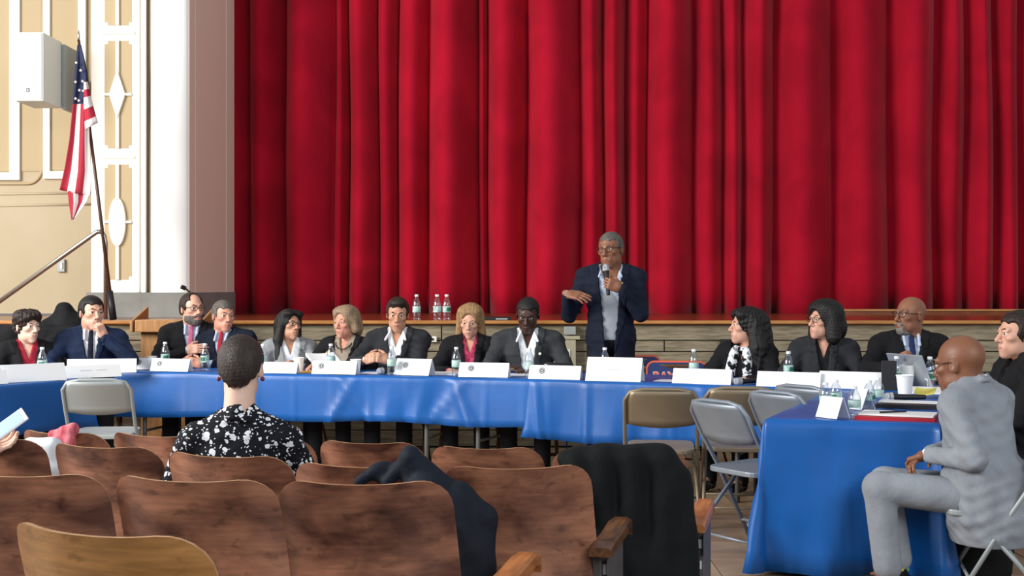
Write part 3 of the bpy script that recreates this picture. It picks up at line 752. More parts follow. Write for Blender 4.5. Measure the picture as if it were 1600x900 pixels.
sheet('paper_sheet', 'white papers behind the tilted name card in front of the clasped hands', main_at(590, .22) + up, .22, .18, -.2)
sheet('paper_sheet', 'white papers under the hands of the man looking down', main_at(812, .36) + up, .24, .18, -.3, t=.006)
sheet('paper_sheet', 'white sheet in front of the blue chair cover', main_at(1052, .22) + up, .22, .18, -.4)
sheet('paper_sheet', 'large white sheet on the left wing before the red shirt', lwing(88, .36) + up, .30, .22, .6, t=.01)
sheet('red_folder', 'red folder under the white pad on the right wing', wing_at(1398, 655) + Vector((.02, .04, .004)), .36, .22, -.38, mat('red_folder_card', '#b3202f', .45), t=.022, cat='folder')
sheet('writing_pad', 'white pad lying on the red folder', wing_at(1398, 655) + Vector((.03, .05, .021)), .34, .20, -.42, t=.008)
b = MB(); b.tube([(-.07, 0, .004), (.07, 0, .004)], .0045, 8); b.tube([(.07, 0, .004), (.078, 0, .004)], [.004, .001], 8); tag(b.build('pen', M_BLACK, loc=wing_at(1398, 655) + Vector((.0, .03, .028)), rot=(0, 0, .3)), 'black pen lying on the white pad', 'pen')
p0 = wing_at(1435, 636); sheet('binder', 'black ring binder with a white page behind the red folder', p0 + up, .40, .24, -.40, M_BLACK, t=.03, cat='binder'); 
sheet('paper_sheet', 'white page lying on the black binder', p0 + Vector((0, .05, .022)), .36, .14, -.40)
sheet('notepad', 'yellow notepad page curled up near the grey suit', wing_at(1450, 622) + Vector((0, .05, .03)), .11, .13, -.4, mat('yellow_paper', '#efe36a', .7), t=.004, cat='notepad', tilt=.12, curl=.010)
sheet('paper_stack', 'white paper pile by the laptop near the bald head', main_at(1462, .02) + up, .30, .26, -.4, t=.03, tilt=.05)
def microphone(label, pos, rot, ballm=None):
    t = thing('microphone', label, 'microphone', pos, 0, 'handheld microphones', rot=rot)
    b = MB(); b.ball((0, 0, .2), (.026, .026, .028), 14, 10); b.build('mic_grille', mat('silver_mic_grille', '#b6bac4', .35, .6, bump=.5, bscale=500), t, smooth=True)
    b = MB(); b.lathe([(.012, 0), (.013, .01), (.017, .14), (.022, .17), (.024, .178)], 12); b.build('mic_handle', M_BLACK, t, smooth=True)
    b = MB(); b.lathe([(.0245, .176), (.026, .180), (.026, .188), (.0245, .192)], 12); b.build('collar_ring', M_SPKG, t)
    return t
microphone('microphone lying on the table in front of the clasped hands', main_at(600, .10) + Vector((.14, .12, .024)), (pi / 2, 0, -1.0))
microphone('microphone lying in front of the woman with long curly black hair', main_at(1155, .06) + Vector((.16, .08, .025)), (pi / 2, 0, -1.05))
microphone('microphone lying by the large foam cup on the right wing', wing_at(1388, 628) + Vector((.20, .0, .026)), (pi / 2, 0, -1.57))
# upright black board and laptop
t = thing('desk_stand', 'upright narrow black board right of the last name card', 'board', main_at(1389, .05), r2)
b = MB(); b.box((0, 0, .09), (.085, .03, .18)); b.build('upright_board', M_BLACK, t, bevel=.003); b = MB(); b.box((0, .03, .004), (.09, .1, .008)); b.build('foot_plate', M_BLACK, t)
t = thing('laptop', 'silver laptop open in front of the man in the blue tie', 'laptop', main_at(1450, .30), 2.0)
b = MB(); b.box((0, 0, .008), (.31, .21, .014)); b.build('keyboard_base', mat('silver_aluminium', '#b9bdc2', .35, .6), t, bevel=.003)
b = MB(); b.box((0, .145, .115), (.31, .008, .22), Matrix.Rotation(-.42, 3, 'X')); b.build('lid', MATS['silver_aluminium'], t, bevel=.003)
b = MB(); b.box((0, .139, .115), (.285, .003, .195), Matrix.Rotation(-.42, 3, 'X')); b.build('screen', M_BLACK, t)
# stage edge items
t = thing('equipment_case', 'flat black case lying on the stage edge right of the bottles', 'case', (px(775, 11.1), 11.1, ST_H - .008))
b = MB(); b.box((0, 0, .02), (.26, .2, .035)); b.build('case_body', M_BLACK, t, bevel=.006); b = MB(); b.box((.05, -.101, .02), (.1, .006, .012)); b.build('latch', M_SPKG, t)
t = thing('outlet_box', 'beige electrical outlet box on the stage front', 'outlet', (px(892, ST_Y), ST_Y - .02, pz(553, ST_Y)))
mb_ = mat('beige_metal', '#b9b196', .6)
b = MB(); b.box((-.01, 0, -.03), (.10, .09, .30)); b.build('box_body', mb_, t, bevel=.004); b = MB(); b.box((.0, -.01, .14), (.15, .07, .03)); b.build('top_flange', mb_, t, bevel=.004)
b = MB(); b.box((-.01, -.01, .20), (.10, .06, .07)); b.build('upper_box', M_SPKG, t, bevel=.004)
b = MB(); b.box((-.03, -.048, -.03), (.045, .008, .14)); b.build('outlet_plate', M_WHITE, t, bevel=.002)
for dz in (.0, -.06):
    b = MB(); b.box((-.03, -.054, -.02 + dz), (.022, .006, .022)); b.build('socket', M_BLACK, t)
t = thing('power_strip', 'black socket strip with a hanging cable on the stage front', 'power strip', (px(1138, ST_Y), ST_Y - .02, pz(537, ST_Y)))
b = MB(); b.box((0, 0, 0), (.14, .05, .08)); b.build('strip_body', M_BLACK, t, bevel=.004)
b = MB()
for k in range(3): b.box((-.04 + .04 * k, -.028, .0), (.024, .006, .028))
b.build('sockets', M_SPKG, t)
b = MB(); b.tube([(-.06, -.03, -.03), (-.08, -.03, -.12), (-.14, -.03, -.22), (-.2, -.02, -.34), (-.22, 0, -.5)], .007, 6); b.build('cable', M_BLACK, t, smooth=True)
t = thing('wall_outlet', 'small white outlet on the stage front behind the clasped hands', 'outlet', (px(676, ST_Y), ST_Y - .008, pz(530, ST_Y)))
b = MB(); b.box((0, 0, 0), (.07, .02, .05)); b.build('cover_plate', M_WHITE, t, bevel=.003); b = MB(); b.box((.0, -.012, 0), (.02, .006, .02)); b.build('socket', M_BLACK, t)

# ------------------------------------------------------------------ chairs with lettered covers
M_NAVY = mat('navy_cover', '#26356b', .6); M_ORG = mat('orange_print', '#e8653f', .6)
def covered_chair(label, p, ytop, depth, rz):
    w = .42; zt = pz(ytop, depth)
    t = folding_chair(label, M_FCB, (px(p, depth), depth + .2), rz, group='chairs with blue lettered covers')
    sc = zt / .80; t.scale = (sc, sc, sc)
    def outl(i): return [(x, z) for x, z in [(-.215 + i, .60 + i), (.215 - i, .60 + i), (.215 - i, .74)] + [(.155 + (.06 - i) * math.cos(a), .755 + (.06 - i) * math.sin(a)) for a in [pi / 2 * k / 6 for k in range(7)]] + [(-.155 - (.06 - i) * math.sin(a), .755 + (.06 - i) * math.cos(a)) for a in [pi / 2 * k / 6 for k in range(7)]] + [(-.215 + i, .74)]]
    b = MB(); b.prism(outl(0), -.275, -.262); b.build('cover_border', M_ORG, t)
    b = MB(); b.prism(outl(.012), -.280, -.255); b.build('cover_panel', M_NAVY, t)
    text_mesh('lettering_outline', 'BAYSIDE', .088, .002, M_PAPER, t, (0, -.2815, .70), (pi / 2, 0, 0), bold=.004)
    text_mesh('lettering', 'BAYSIDE', .088, .002, M_ORG, t, (0, -.2845, .70), (pi / 2, 0, 0), bold=.0015)
    return t
covered_chair('chair with a navy and orange lettered back cover right beside the standing speaker', 988, 557, 9.55, -.08)
covered_chair('chair with a navy and orange lettered back cover nearer the curly haired woman', 1062, 566, 9.35, -.12)

# ------------------------------------------------------------------ lectern
LYY = 10.62; t = thing('lectern', 'light oak lectern with a gooseneck microphone behind the bearded man', 'lectern', (px(272, LYY), LYY, 0))
M_OAK = mat('light_oak', '#b3824f', .45, c2='#9a6b3d', nscale=5, stretch=(6, 6, 1))
b = MB(); b.box((0, .05, .50), (.48, .36, 1.0)); b.build('body', M_OAK, t, bevel=.008)
b = MB(); b.box((.02, 0, 1.05), (.56, .46, .10)); b.build('reading_desk', M_OAK, t, bevel=.008)
for s in (-1, 1):
    b = MB(); b.add([(s * .285 + q, y, z) for q in (-.012, .012) for y, z in ((-.24, 1.0), (.22, 1.0), (.22, 1.20), (-.24, 1.09))], [(0, 1, 2, 3), (7, 6, 5, 4), (0, 4, 5, 1), (1, 5, 6, 2), (2, 6, 7, 3), (3, 7, 4, 0)]); b.build('side_board', M_OAK, t, bevel=.006)
b = MB(); b.tube([(.15, .1, 1.1), (.15, .1, 1.22), (.13, .06, 1.31), (.09, .02, 1.355)], .008, 8); b.build('gooseneck', M_BLACK, t, smooth=True)
b = MB(); b.tube([(.09, .02, 1.355), (.06, .0, 1.37)], .018, 8); b.build('mic_capsule', M_BLACK, t)

# ------------------------------------------------------------------ smooth solids: distance fields turned into meshes
class Field:
    def __init__(s, lo, hi, h):
        s.h = h; s.lo = np.array(lo, float); n = np.ceil((np.array(hi, float) - s.lo) / h).astype(int) + 1
        s.ax = [(s.lo[i] + h * np.arange(n[i])).astype(np.float32) for i in range(3)]
        s.F = np.full(tuple(n), 1.0, np.float32)
    def sub(s, c, r):
        sl = []
        for i in range(3):
            a = int(max(0, math.floor((c[i] - r - s.lo[i]) / s.h))); b = int(min(len(s.ax[i]), math.ceil((c[i] + r - s.lo[i]) / s.h) + 1))
            if b <= a: return None
            sl.append(slice(a, b))
        X, Y, Z = np.meshgrid(s.ax[0][sl[0]], s.ax[1][sl[1]], s.ax[2][sl[2]], indexing='ij', sparse=True)
        return tuple(sl), X, Y, Z
    def add(s, prim, k=.02, op='u'):
        fn, c, r = prim; q = s.sub(c, r + max(k, 3 * s.h) + .01)
        if q is None: return s
        sl, X, Y, Z = q; d = fn(X, Y, Z).astype(np.float32); A = s.F[sl]
        if op == 'u':
            h = np.clip(.5 + .5 * (d - A) / k, 0, 1); s.F[sl] = d * (1 - h) + A * h - k * h * (1 - h)
        else:
            h = np.clip(.5 - .5 * (A + d) / k, 0, 1); s.F[sl] = A * (1 - h) - d * h + k * h * (1 - h)
        return s
    def cut(s, prim, k=.006): return s.add(prim, k, 'c')
    def cutfn(s, fn):
        X, Y, Z = np.meshgrid(*s.ax, indexing='ij', sparse=True); s.F = np.maximum(s.F, -fn(X, Y, Z)).astype(np.float32); return s
    def mesh(s):
        F = s.F; F[0] = np.maximum(F[0], .001); F[-1] = np.maximum(F[-1], .001); F[:, 0] = np.maximum(F[:, 0], .001); F[:, -1] = np.maximum(F[:, -1], .001); F[:, :, 0] = np.maximum(F[:, :, 0], .001); F[:, :, -1] = np.maximum(F[:, :, -1], .001)
        S = F < 0; n = np.array(F.shape) - 1
        cnt = np.zeros(tuple(n), np.int8); cor = [(i, j, k) for i in (0, 1) for j in (0, 1) for k in (0, 1)]
        for i, j, k in cor: cnt += S[i:i + n[0], j:j + n[1], k:k + n[2]]
        cells = np.argwhere((cnt > 0) & (cnt < 8))
        if len(cells) == 0: return np.zeros((0, 3)), []
        vals = np.stack([F[cells[:, 0] + i, cells[:, 1] + j, cells[:, 2] + k] for i, j, k in cor], 1)
        acc = np.zeros((len(cells), 3)); m = np.zeros(len(cells)); C = np.array(cor, float)
        for a in range(8):
            for b in range(a + 1, 8):
                if np.abs(C[a] - C[b]).sum() != 1: continue
                va, vb = vals[:, a], vals[:, b]; x = (va < 0) != (vb < 0)
                t = np.where(x, va / np.where(x, va - vb, 1), 0); P = C[a] + (C[b] - C[a]) * t[:, None]
                acc += P * x[:, None]; m += x
        V = s.lo + s.h * (cells + acc / m[:, None])
        idx = np.full(tuple(n), -1, np.int32); idx[tuple(cells.T)] = np.arange(len(cells))
        Q = []
        for a in range(3):
            b, c = (a + 1) % 3, (a + 2) % 3
            s0 = [slice(None)] * 3; s1 = [slice(None)] * 3; s0[a] = slice(0, -1); s1[a] = slice(1, None)
            S0, S1 = S[tuple(s0)], S[tuple(s1)]
            E = np.argwhere(S0 != S1); E = E[(E[:, b] > 0) & (E[:, c] > 0) & (E[:, b] < n[b]) & (E[:, c] < n[c])]
            def cell(db, dc):
                q = E.copy(); q[:, b] -= db; q[:, c] -= dc; return idx[tuple(q.T)]
            quad = np.stack([cell(1, 1), cell(0, 1), cell(0, 0), cell(1, 0)], 1)
            fl = ~S0[tuple(E.T)]; quad[fl] = quad[fl][:, ::-1]; Q.append(quad)
        return V, np.concatenate(Q)
def cone(a, b, ra, rb):
    a = np.array(a, float); b = np.array(b, float); ba = b - a; L2 = max(float(ba @ ba), 1e-9)
    def fn(X, Y, Z):
        x, y, z = X - a[0], Y - a[1], Z - a[2]; t = np.clip((x * ba[0] + y * ba[1] + z * ba[2]) / L2, 0, 1)
        return np.sqrt((x - ba[0] * t) ** 2 + (y - ba[1] * t) ** 2 + (z - ba[2] * t) ** 2) - (ra + (rb - ra) * t)
    return fn, (a + b) / 2, math.sqrt(L2) / 2 + max(ra, rb)
def ell(c, r, R=None):
    c = np.array(c, float); Rm = np.eye(3) if R is None else np.array(R, float)
    def fn(X, Y, Z):
        x, y, z = X - c[0], Y - c[1], Z - c[2]
        p = [Rm[0, i] * x + Rm[1, i] * y + Rm[2, i] * z for i in range(3)]
        k0 = np.sqrt((p[0] / r[0]) ** 2 + (p[1] / r[1]) ** 2 + (p[2] / r[2]) ** 2); k1 = np.sqrt((p[0] / r[0] ** 2) ** 2 + (p[1] / r[1] ** 2) ** 2 + (p[2] / r[2] ** 2) ** 2)
        return k0 * (k0 - 1) / np.maximum(k1, 1e-6)
    return fn, c, max(r)
def rbox(c, hs, rd=.01, R=None):
    c = np.array(c, float); Rm = np.eye(3) if R is None else np.array(R, float)
    def fn(X, Y, Z):
        x, y, z = X - c[0], Y - c[1], Z - c[2]
        q = [np.abs(Rm[0, i] * x + Rm[1, i] * y + Rm[2, i] * z) - (hs[i] - rd) for i in range(3)]
        return np.sqrt(np.maximum(q[0], 0) ** 2 + np.maximum(q[1], 0) ** 2 + np.maximum(q[2], 0) ** 2) + np.minimum(np.maximum(q[0], np.maximum(q[1], q[2])), 0) - rd
    return fn, c, float(np.linalg.norm(hs))
def ring(c, R0, r, Rm=None, sq=1.0):
    c = np.array(c, float); Rm = np.eye(3) if Rm is None else np.array(Rm, float)
    def fn(X, Y, Z):
        x, y, z = X - c[0], Y - c[1], Z - c[2]; p = [Rm[0, i] * x + Rm[1, i] * y + Rm[2, i] * z for i in range(3)]
        return np.sqrt((np.sqrt(p[0] ** 2 + p[1] ** 2) - R0) ** 2 + (p[2] / sq) ** 2) - r
    return fn, c, R0 + r * sq + r
def vq(V, Q, mi=0): return (np.asarray(V, float), np.asarray(Q, int), mi)
def join_mesh(name, chunks, mats, parent=None, sc=1.0, smooth=True):
    vs = []; qs = []; ms = []; o = 0
    for V, Q, mi in chunks:
        if len(V) == 0: continue
        vs.append(V * sc); qs.append(Q + o); ms.append(np.full(len(Q), mi) if np.isscalar(mi) else mi); o += len(V)
    V = np.concatenate(vs); Q = np.concatenate(qs); MI = np.concatenate(ms)
    me = bpy.data.meshes.new(name); me.from_pydata(V.tolist(), [], Q.tolist())
    for m in (mats if isinstance(mats, (list, tuple)) else [mats]): me.materials.append(m)
    me.polygons.foreach_set('material_index', MI.astype(np.int32)); me.polygons.foreach_set('use_smooth', np.ones(len(Q), bool)); me.update()
    ob = bpy.data.objects.new(name, me); COL.objects.link(ob)
    if parent: ob.parent = parent
    return ob
def Rx(a): return np.array([[1, 0, 0], [0, math.cos(a), -math.sin(a)], [0, math.sin(a), math.cos(a)]])
def Ry(a): return np.array([[math.cos(a), 0, math.sin(a)], [0, 1, 0], [-math.sin(a), 0, math.cos(a)]])
def Rz(a): return np.array([[math.cos(a), -math.sin(a), 0], [math.sin(a), math.cos(a), 0], [0, 0, 1]])
def unit(v): v = np.array(v, float); return v / max(np.linalg.norm(v), 1e-9)
def quadsphere(c, r, n=14, m=10):
    V = []; Q = []
    for i in range(m + 1):
        t = pi * i / m
        for k in range(n):
            a = 2 * pi * k / n; V.append((c[0] + r * math.sin(t) * math.cos(a), c[1] - r * math.cos(t), c[2] + r * math.sin(t) * math.sin(a)))
    for i in range(m):
        for k in range(n): Q.append((i * n + k, i * n + (k + 1) % n, (i + 1) * n + (k + 1) % n, (i + 1) * n + k))
    return np.array(V), np.array(Q)

# ------------------------------------------------------------------ heads (head frame: face towards -y, z up, origin between the ears)
def head_field(fem=False, h=.004, jaw=1.0, nose=1.0, wide=.965, smile=0, thick=1.0):
    if fem: jaw *= .82
    F = Field((-.10, -.14, -.21), (.10, .13, .13), h)
    F.add(ell((0, .014, .030), (.075 * wide, .097, .084)), .01)
    F.add(ell((0, -.026, -.036), ((.0575 if not fem else .0555) * wide, .064, .080)), .035)
    F.add(ell((0, -.070, -.104), (.026 * jaw, .022, .019)), .035)
    for s in (-1, 1):
        F.add(ell((s * .040 * (jaw if fem else 1) ** .5, -.020, -.074), (.016 * jaw, .034, .020)), .03)
        F.add(ell((s * .041, -.062, -.018), (.021, .020, .015)), .02)
        F.add(cone((s * .012, -.088, .024), (s * .042, -.074, .024), .010, .009), .014)
        F.cut(ell((s * .031, -.106, .004), (.018, .019, .011)), .012)
    F.add(cone((0, -.086, .014), (0, -.108 - .004 * nose, -.030), .008, .0125 * nose), .010)
    for s in (-1, 1): F.add(ell((s * .0125 * nose, -.097, -.035), (.0085, .010, .0075)), .007)
    F.add(ell((0, -.078, -.066), (.028, .018, .022)), .025)
    for s in (-1, 1):
        F.add(cone((0, -.0965, -.0625), (s * .024, -.084, -.0675 + smile), .0050, .0028), .006)
        F.add(cone((0, -.0950, -.0735), (s * .021, -.084, -.071 + smile), .0056, .0030), .006)
        F.add(cone((s * .022, -.089, .0135), (s * .042, -.083, .0115), .0052, .0045), .006)
        F.add(cone((s * .022, -.087, -.0065), (s * .041, -.082, -.0060), .0042, .004), .006)
        F.add(ell((s * .077 * wide, .014, -.006), (.008, .019, .031), Rz(s * .35) @ Rx(-.15)), .008)
        F.cut(ell((s * .086 * wide, .010, -.002), (.005, .010, .017)), .006)
    nk = .054 if not fem else .047
    F.add(cone((0, .026, -.05), (0, .040, -.20), nk * thick, (nk + .004) * thick), .03)
    return F
def head_chunks(**kw):
    gaze = kw.pop('gaze', (0, 0)); closed = kw.pop('closed', False)
    F = head_field(**kw); V, Q = F.mesh(); cen = V[Q].mean(1)
    lips = (cen[:, 1] < -.082) & (np.abs(cen[:, 0]) < .0235) & (cen[:, 2] < -.0565) & (cen[:, 2] > -.0785) & (((cen[:, 0] / .0235) ** 2 + ((cen[:, 2] + .0675) / .0078) ** 2) < 1)
    out = [vq(V, Q, np.where(lips, 1, 0))]
    if not closed:
        for s in (-1, 1):
            V, Q = quadsphere((0, 0, 0), .0122); R = Rz(gaze[0]) @ Rx(gaze[1]); mi = np.array([4 if i < 14 else (3 if i < 14 * 2 else 2) for i in range(len(Q))])
            out.append((V @ R.T + np.array((s * .031, -.0785, .0035)), Q, mi))
    return out
def hair_noise(V, amp, f=1.0, strand=True):
    c = np.array((0, .01, .01)); d = V - c; r = np.linalg.norm(d, axis=1, keepdims=True); d = d / np.maximum(r, 1e-6)
    th = np.arctan2(d[:, 0], d[:, 1]); ph = d[:, 2]
    n = np.sin(th * 23 * f + 3 * ph) * .5 + np.sin(th * 41 * f - 5 * ph + 1.3) * .35 + np.sin(ph * 19 * f + th * 5) * .5 + np.sin(V[:, 0] * 180 * f + V[:, 2] * 120) * .3
    return V + d * (n * amp)[:, None]
def hair_field(style, t=.012, h=.0045, fem=False):
    big = style in ('long', 'curly_long', 'bob', 'bob_full', 'volume')
    F = Field((-.17, -.16, -.42 if 'long' in style else -.2), (.17, .22, .17), h)
    F.add(ell((0, .015, .033), (.077 + t, .099 + t, .085 + t)), .01)
    F.add(ell((0, .052, -.02), (.062 + t, .060 + t, .070 + t * .5)), .03)
    if style == 'short': pass
    if style == 'curly_short':
        for s in (-1, 1): F.add(ell((s * .05, .0, .075), (.05, .075, .05)), .03)
        F.add(ell((.01, -.075, .085), (.055, .035, .030)), .02); F.add(ell((-.03, -.07, .08), (.04, .035, .03)), .02)
    if style == 'quiff': F.add(ell((0, -.045, .098), (.058, .05, .026), Rx(.2)), .02)
    if style in ('bob', 'bob_full', 'volume'):
        b = .002 if style == 'bob' else (.020 if style == 'bob_full' else .006)
        for s in (-1, 1):
            F.add(cone((s * .078, .0, .04), (s * .088, .012, -.105 if style != 'volume' else -.05), .026 + b, .028 + b), .03)
            F.add(ell((s * .042, -.030, .088), (.048, .05, .032)), .03)
        F.add(ell((0, .085, -.04), (.09 + b, .05 + b, .10)), .04)
        F.add(ell((0, .02, .06), (.088 + b, .095 + b, .07 + b)), .03)
    if style == 'long':
        for s in (-1, 1):
            F.add(cone((s * .074, -.01, .05), (s * .092, .02, -.12), .028, .034), .03); F.add(cone((s * .092, .02, -.12), (s * .085, -.02 - .02 * s, -.34), .034, .03), .03)
            F.add(ell((s * .045, -.05, .085), (.045, .045, .030)), .03)
        F.add(cone((0, .07, .0), (0, .10, -.28), .085, .07), .04)
    if style == 'curly_long':
        F.add(ell((0, .03, .06), (.095, .10, .075)), .03)
        for s in (-1, 1):
            F.add(cone((s * .08, .03, .03), (s * .115, .06, -.15), .045, .06), .03); F.add(cone((s * .115, .06, -.15), (s * .10, .07, -.30), .06, .05), .03)
            F.add(ell((s * .045, -.045, .085), (.045, .045, .03)), .03)
        F.add(cone((0, .09, .02), (0, .14, -.26), .09, .10), .04)
    if style == 'bun':
        F.add(ell((0, .125, .045), (.04, .035, .038)), .015)
    # open the face, the ears and the nape
    if style in ('short', 'quiff', 'curly_short', 'crop', 'bun', 'fringe', 'thin', 'nape'):
        hl = {'short': .076, 'quiff': .082, 'curly_short': .062, 'crop': .078, 'bun': .080, 'fringe': .09, 'thin': .085, 'nape': .08}[style]
        F.cut(ell((0, -.125, hl - .115), (.088, .093, .118)), .008)
        for s in (-1, 1):
            F.cut(ell((s * .094, .008, -.028), (.034, .036 if style != 'bun' else .028, .044)), .008)
            F.cut(ell((s * .08, -.075, -.06), (.04, .06, .085)), .01)
        for s in (-1, 1):
            if style not in ('nape', 'curly_short'): F.cut(ell((s * .066, -.080, .034), (.034, .048, .046)), .012)
        if style == 'nape':
            F.cutfn(lambda X, Y, Z: Z + .066 - 1.1 * np.maximum(np.abs(X) - .028, 0) + .004 * np.sin(X * 300) + 0 * Y)
            for s in (-1, 1): F.cut(ell((s * .098, .014, -.030), (.036, .040, .052)), .012)
        else: F.cutfn(lambda X, Y, Z: Z + .058 - .25 * (Y - .05) - .2 * np.abs(X) + 0 * X)
        if style == 'fringe': F.cut(ell((0, -.015, .11), (.10, .135, .085)), .01)
        if style == 'thin': F.cut(ell((0, -.09, .09), (.05, .07, .05)), .01)
    else:
        zt = {'bob': .086, 'bob_full': .076, 'volume': .090, 'long': .086, 'curly_long': .088}[style]
        F.cut(ell((0, -.13, zt - .12), (.072, .100, .125)), .012)
        F.cut(ell((0, -.125, -.045), (.071, .100, .115)), .012)
        F.cut(cone((0, -.02, -.09), (0, .0, -.26), .052, .058), .01)
    return F
def beard_chunk(full=True):
    F = Field((-.09, -.13, -.15), (.09, .06, .0), .004)
    F.add(ell((0, -.028, -.045), (.061, .068, .078)), .01); F.add(ell((0, -.066, -.100), (.032, .029, .026)), .035)
    for s in (-1, 1): F.add(ell((s * .043, -.018, -.078), (.020, .036, .024)), .03)
    F.add(cone((-.024, -.094, -.056), (.024, -.094, -.056), .008, .008), .012)
    F.cutfn(lambda X, Y, Z: -.050 - Z + 0 * (X + Y))
    F.cut(ell((0, -.105, -.068), (.019, .03, .0085)), .004)
    if not full: F.cutfn(lambda X, Y, Z: .034 - np.abs(X) + 0 * (Y + Z))
    V, Q = F.mesh(); return vq(hair_noise(V, .0012, 3), Q)

# ------------------------------------------------------------------ hands (origin at the wrist, y along the fingers, -z the palm side, x the thumb side)
def hand_field(curl=.5, spread=.04, thumb=.3, h=.0035, thumb_in=0.0, curls=None):
    F = Field((-.075, -.075, -.12), (.095, .215, .06), h)
    F.add(rbox((0, .050, 0), (.040, .046, .0135), .012), .01); F.add(cone((0, -.02, 0), (0, .02, 0), .024, .024), .02)
    F.add(ell((.026, .034, -.008), (.018, .030, .014)), .015)
    for i, (bx, ln, rd) in enumerate(((.0295, .074, .0088), (.0100, .083, .0090), (-.0100, .076, .0086), (-.0285, .060, .0078))):
        c = (curls[i] if curls else curl * (1 + .08 * i)); p = np.array((bx, .092 - .004 * abs(i - 1), 0.)); a = 0; sp = spread * (1.5 - i)
        for L, ca, r0, r1 in ((.44, .75, 1, .95), (.31, 1.05, .95, .88), (.25, .7, .88, .78)):
            a += c * ca; q = p + ln * L * np.array((math.sin(sp) * math.cos(a), math.cos(sp) * math.cos(a), -math.sin(a)))
            F.add(cone(p, q, rd * r0, rd * r1), .004); p = q
    p = np.array((.030, .018, -.006)); d = unit((math.sin(.9 - thumb_in), math.cos(.9 - thumb_in) * .9, -.25 - thumb)); q = p + d * .042; F.add(cone(p, q, .0135, .0105), .008)
    d = unit(d + np.array((-.35 - thumb_in, .35, -.25 * thumb))); r = q + d * .034; F.add(cone(q, r, .0105, .008), .004)
    return F
HAND_CACHE = {}
def hand_chunk(wrist, f, n, right, **kw):
    key = tuple(sorted((k, tuple(v) if isinstance(v, list) else v) for k, v in kw.items()))
    if key not in HAND_CACHE: HAND_CACHE[key] = hand_field(**kw).mesh()
    V, Q = HAND_CACHE[key]
    f = unit(f); n = np.array(n, float); n = unit(n - f * (n @ f)); x = np.cross(f, n) if right else np.cross(n, f)   # thumb side
    W = np.array(wrist) + V[:, :1] * x + V[:, 1:2] * f - V[:, 2:] * n
    return W, (Q if not right else Q[:, ::-1]) if True else Q
def ik(S, W, hint, L1, L2):
    S = np.array(S, float); W = np.array(W, float); d = W - S; D = np.linalg.norm(d)
    if D > L1 + L2 - .004: W = S + d / D * (L1 + L2 - .004); d = W - S; D = L1 + L2 - .004
    if D < abs(L1 - L2) + .03: D = abs(L1 - L2) + .03; W = S + unit(d) * D; d = W - S
    a = (L1 * L1 - L2 * L2 + D * D) / (2 * D); hh = math.sqrt(max(L1 * L1 - a * a, 0)); u = d / D; hn = np.array(hint, float); hn = unit(hn - u * (hn @ u))
    return S + u * a + hn * hh, W

# ------------------------------------------------------------------ people
def skin_mat(name, c, c2, lip):
    return mat('skin_' + name, c, .48, c2=c2, nscale=6, bump=.03, bscale=220, lo=.2, hi=.8), mat('lips_' + name, lip, .45)
SK = {'fair': skin_mat('fair', '#dcab92', '#d09a83', '#bd7c70'), 'pale': skin_mat('pale', '#e6c4b0', '#ddb29c', '#c28479'), 'rosy': skin_mat('rosy', '#d99f86', '#cf8f78', '#b8705f'),
      'tan': skin_mat('tan', '#c9967a', '#be8a6e', '#a96f5e'), 'olive': skin_mat('olive', '#c6946f', '#b5815d', '#9a5348'), 'brown': skin_mat('brown', '#8a5a40', '#774a33', '#774a3d'),
      'mid': skin_mat('mid', '#96644a', '#83543c', '#855343'), 'dark': skin_mat('dark', '#4e3226', '#3f271d', '#48281f')}
M_EW = mat('eye_white', '#e4ddd6', .3); M_EI = mat('eye_iris', '#4a3222', .3); M_EP = mat('eye_pupil', '#120d0a', .2)
def cloth(name, c, c2=None, rough=.85, **kw): return mat('fabric_' + name, c, rough, c2=c2 or c, nscale=kw.pop('nscale', 6), bump=kw.pop('bump', .22), bscale=kw.pop('bscale', 24), spec=.25, **kw)
def hairm(name, c, c2): return mat('hair_' + name, c, .5, c2=c2, nscale=30, stretch=(3, 3, .6), bump=.35, bscale=90, spec=.4)
H_BLACK = hairm('black', '#1a1615', '#0f0d0d'); H_DKBR = hairm('dark_brown', '#33241b', '#1f1611'); H_BROWN = hairm('brown', '#4a3527', '#2f2119'); H_GREY = hairm('grey', '#6f6862', '#4c4641')
H_SALT = hairm('salt', '#8d8780', '#5b554f'); H_BLOND = hairm('blond', '#b08c63', '#86653f'); H_SAND = hairm('sandy_grey', '#a38b70', '#7d6750'); H_CROP = hairm('crop_brown', '#3a2d26', '#231b17')
M_GLS = mat('glasses_frame', '#1b1412', .3); M_GLB = mat('glasses_frame_brown', '#3a2017', .3)
F_BLACK = cloth('black', '#17171a', '#101013'); F_CHAR = cloth('charcoal', '#303135', '#26272b'); F_NAVY = cloth('navy', '#1c2b4a', '#17233c'); F_DNAVY = cloth('dark_navy', '#161d30', '#111726')
F_DGREY = cloth('dark_grey', '#3d3f42', '#323437'); F_LGREY = cloth('light_grey_wool', '#96979a', '#85878a'); F_PGREY = cloth('pale_grey_suiting', '#92979f', '#868a92', bump=.55, bscale=9)
F_WHITE = cloth('white_shirt', '#eef0f3', '#e3e6ea', .7); F_LBLUE = cloth('light_blue_shirt', '#c3d0e4', '#b6c4da', .7); F_RED = cloth('red_top', '#b02a3d', '#962234'); F_BEIGE = cloth('beige_top', '#a89c8a', '#8f8474')
F_PINK = cloth('pink_print_blouse', '#c9486a', '#8e2445', nscale=40); F_GREYK = cloth('grey_knit', '#a3a8ae', '#8f949a'); F_TR = cloth('dark_trousers', '#15161b', '#101116'); M_SHOE = mat('black_leather', '#121113', .35)
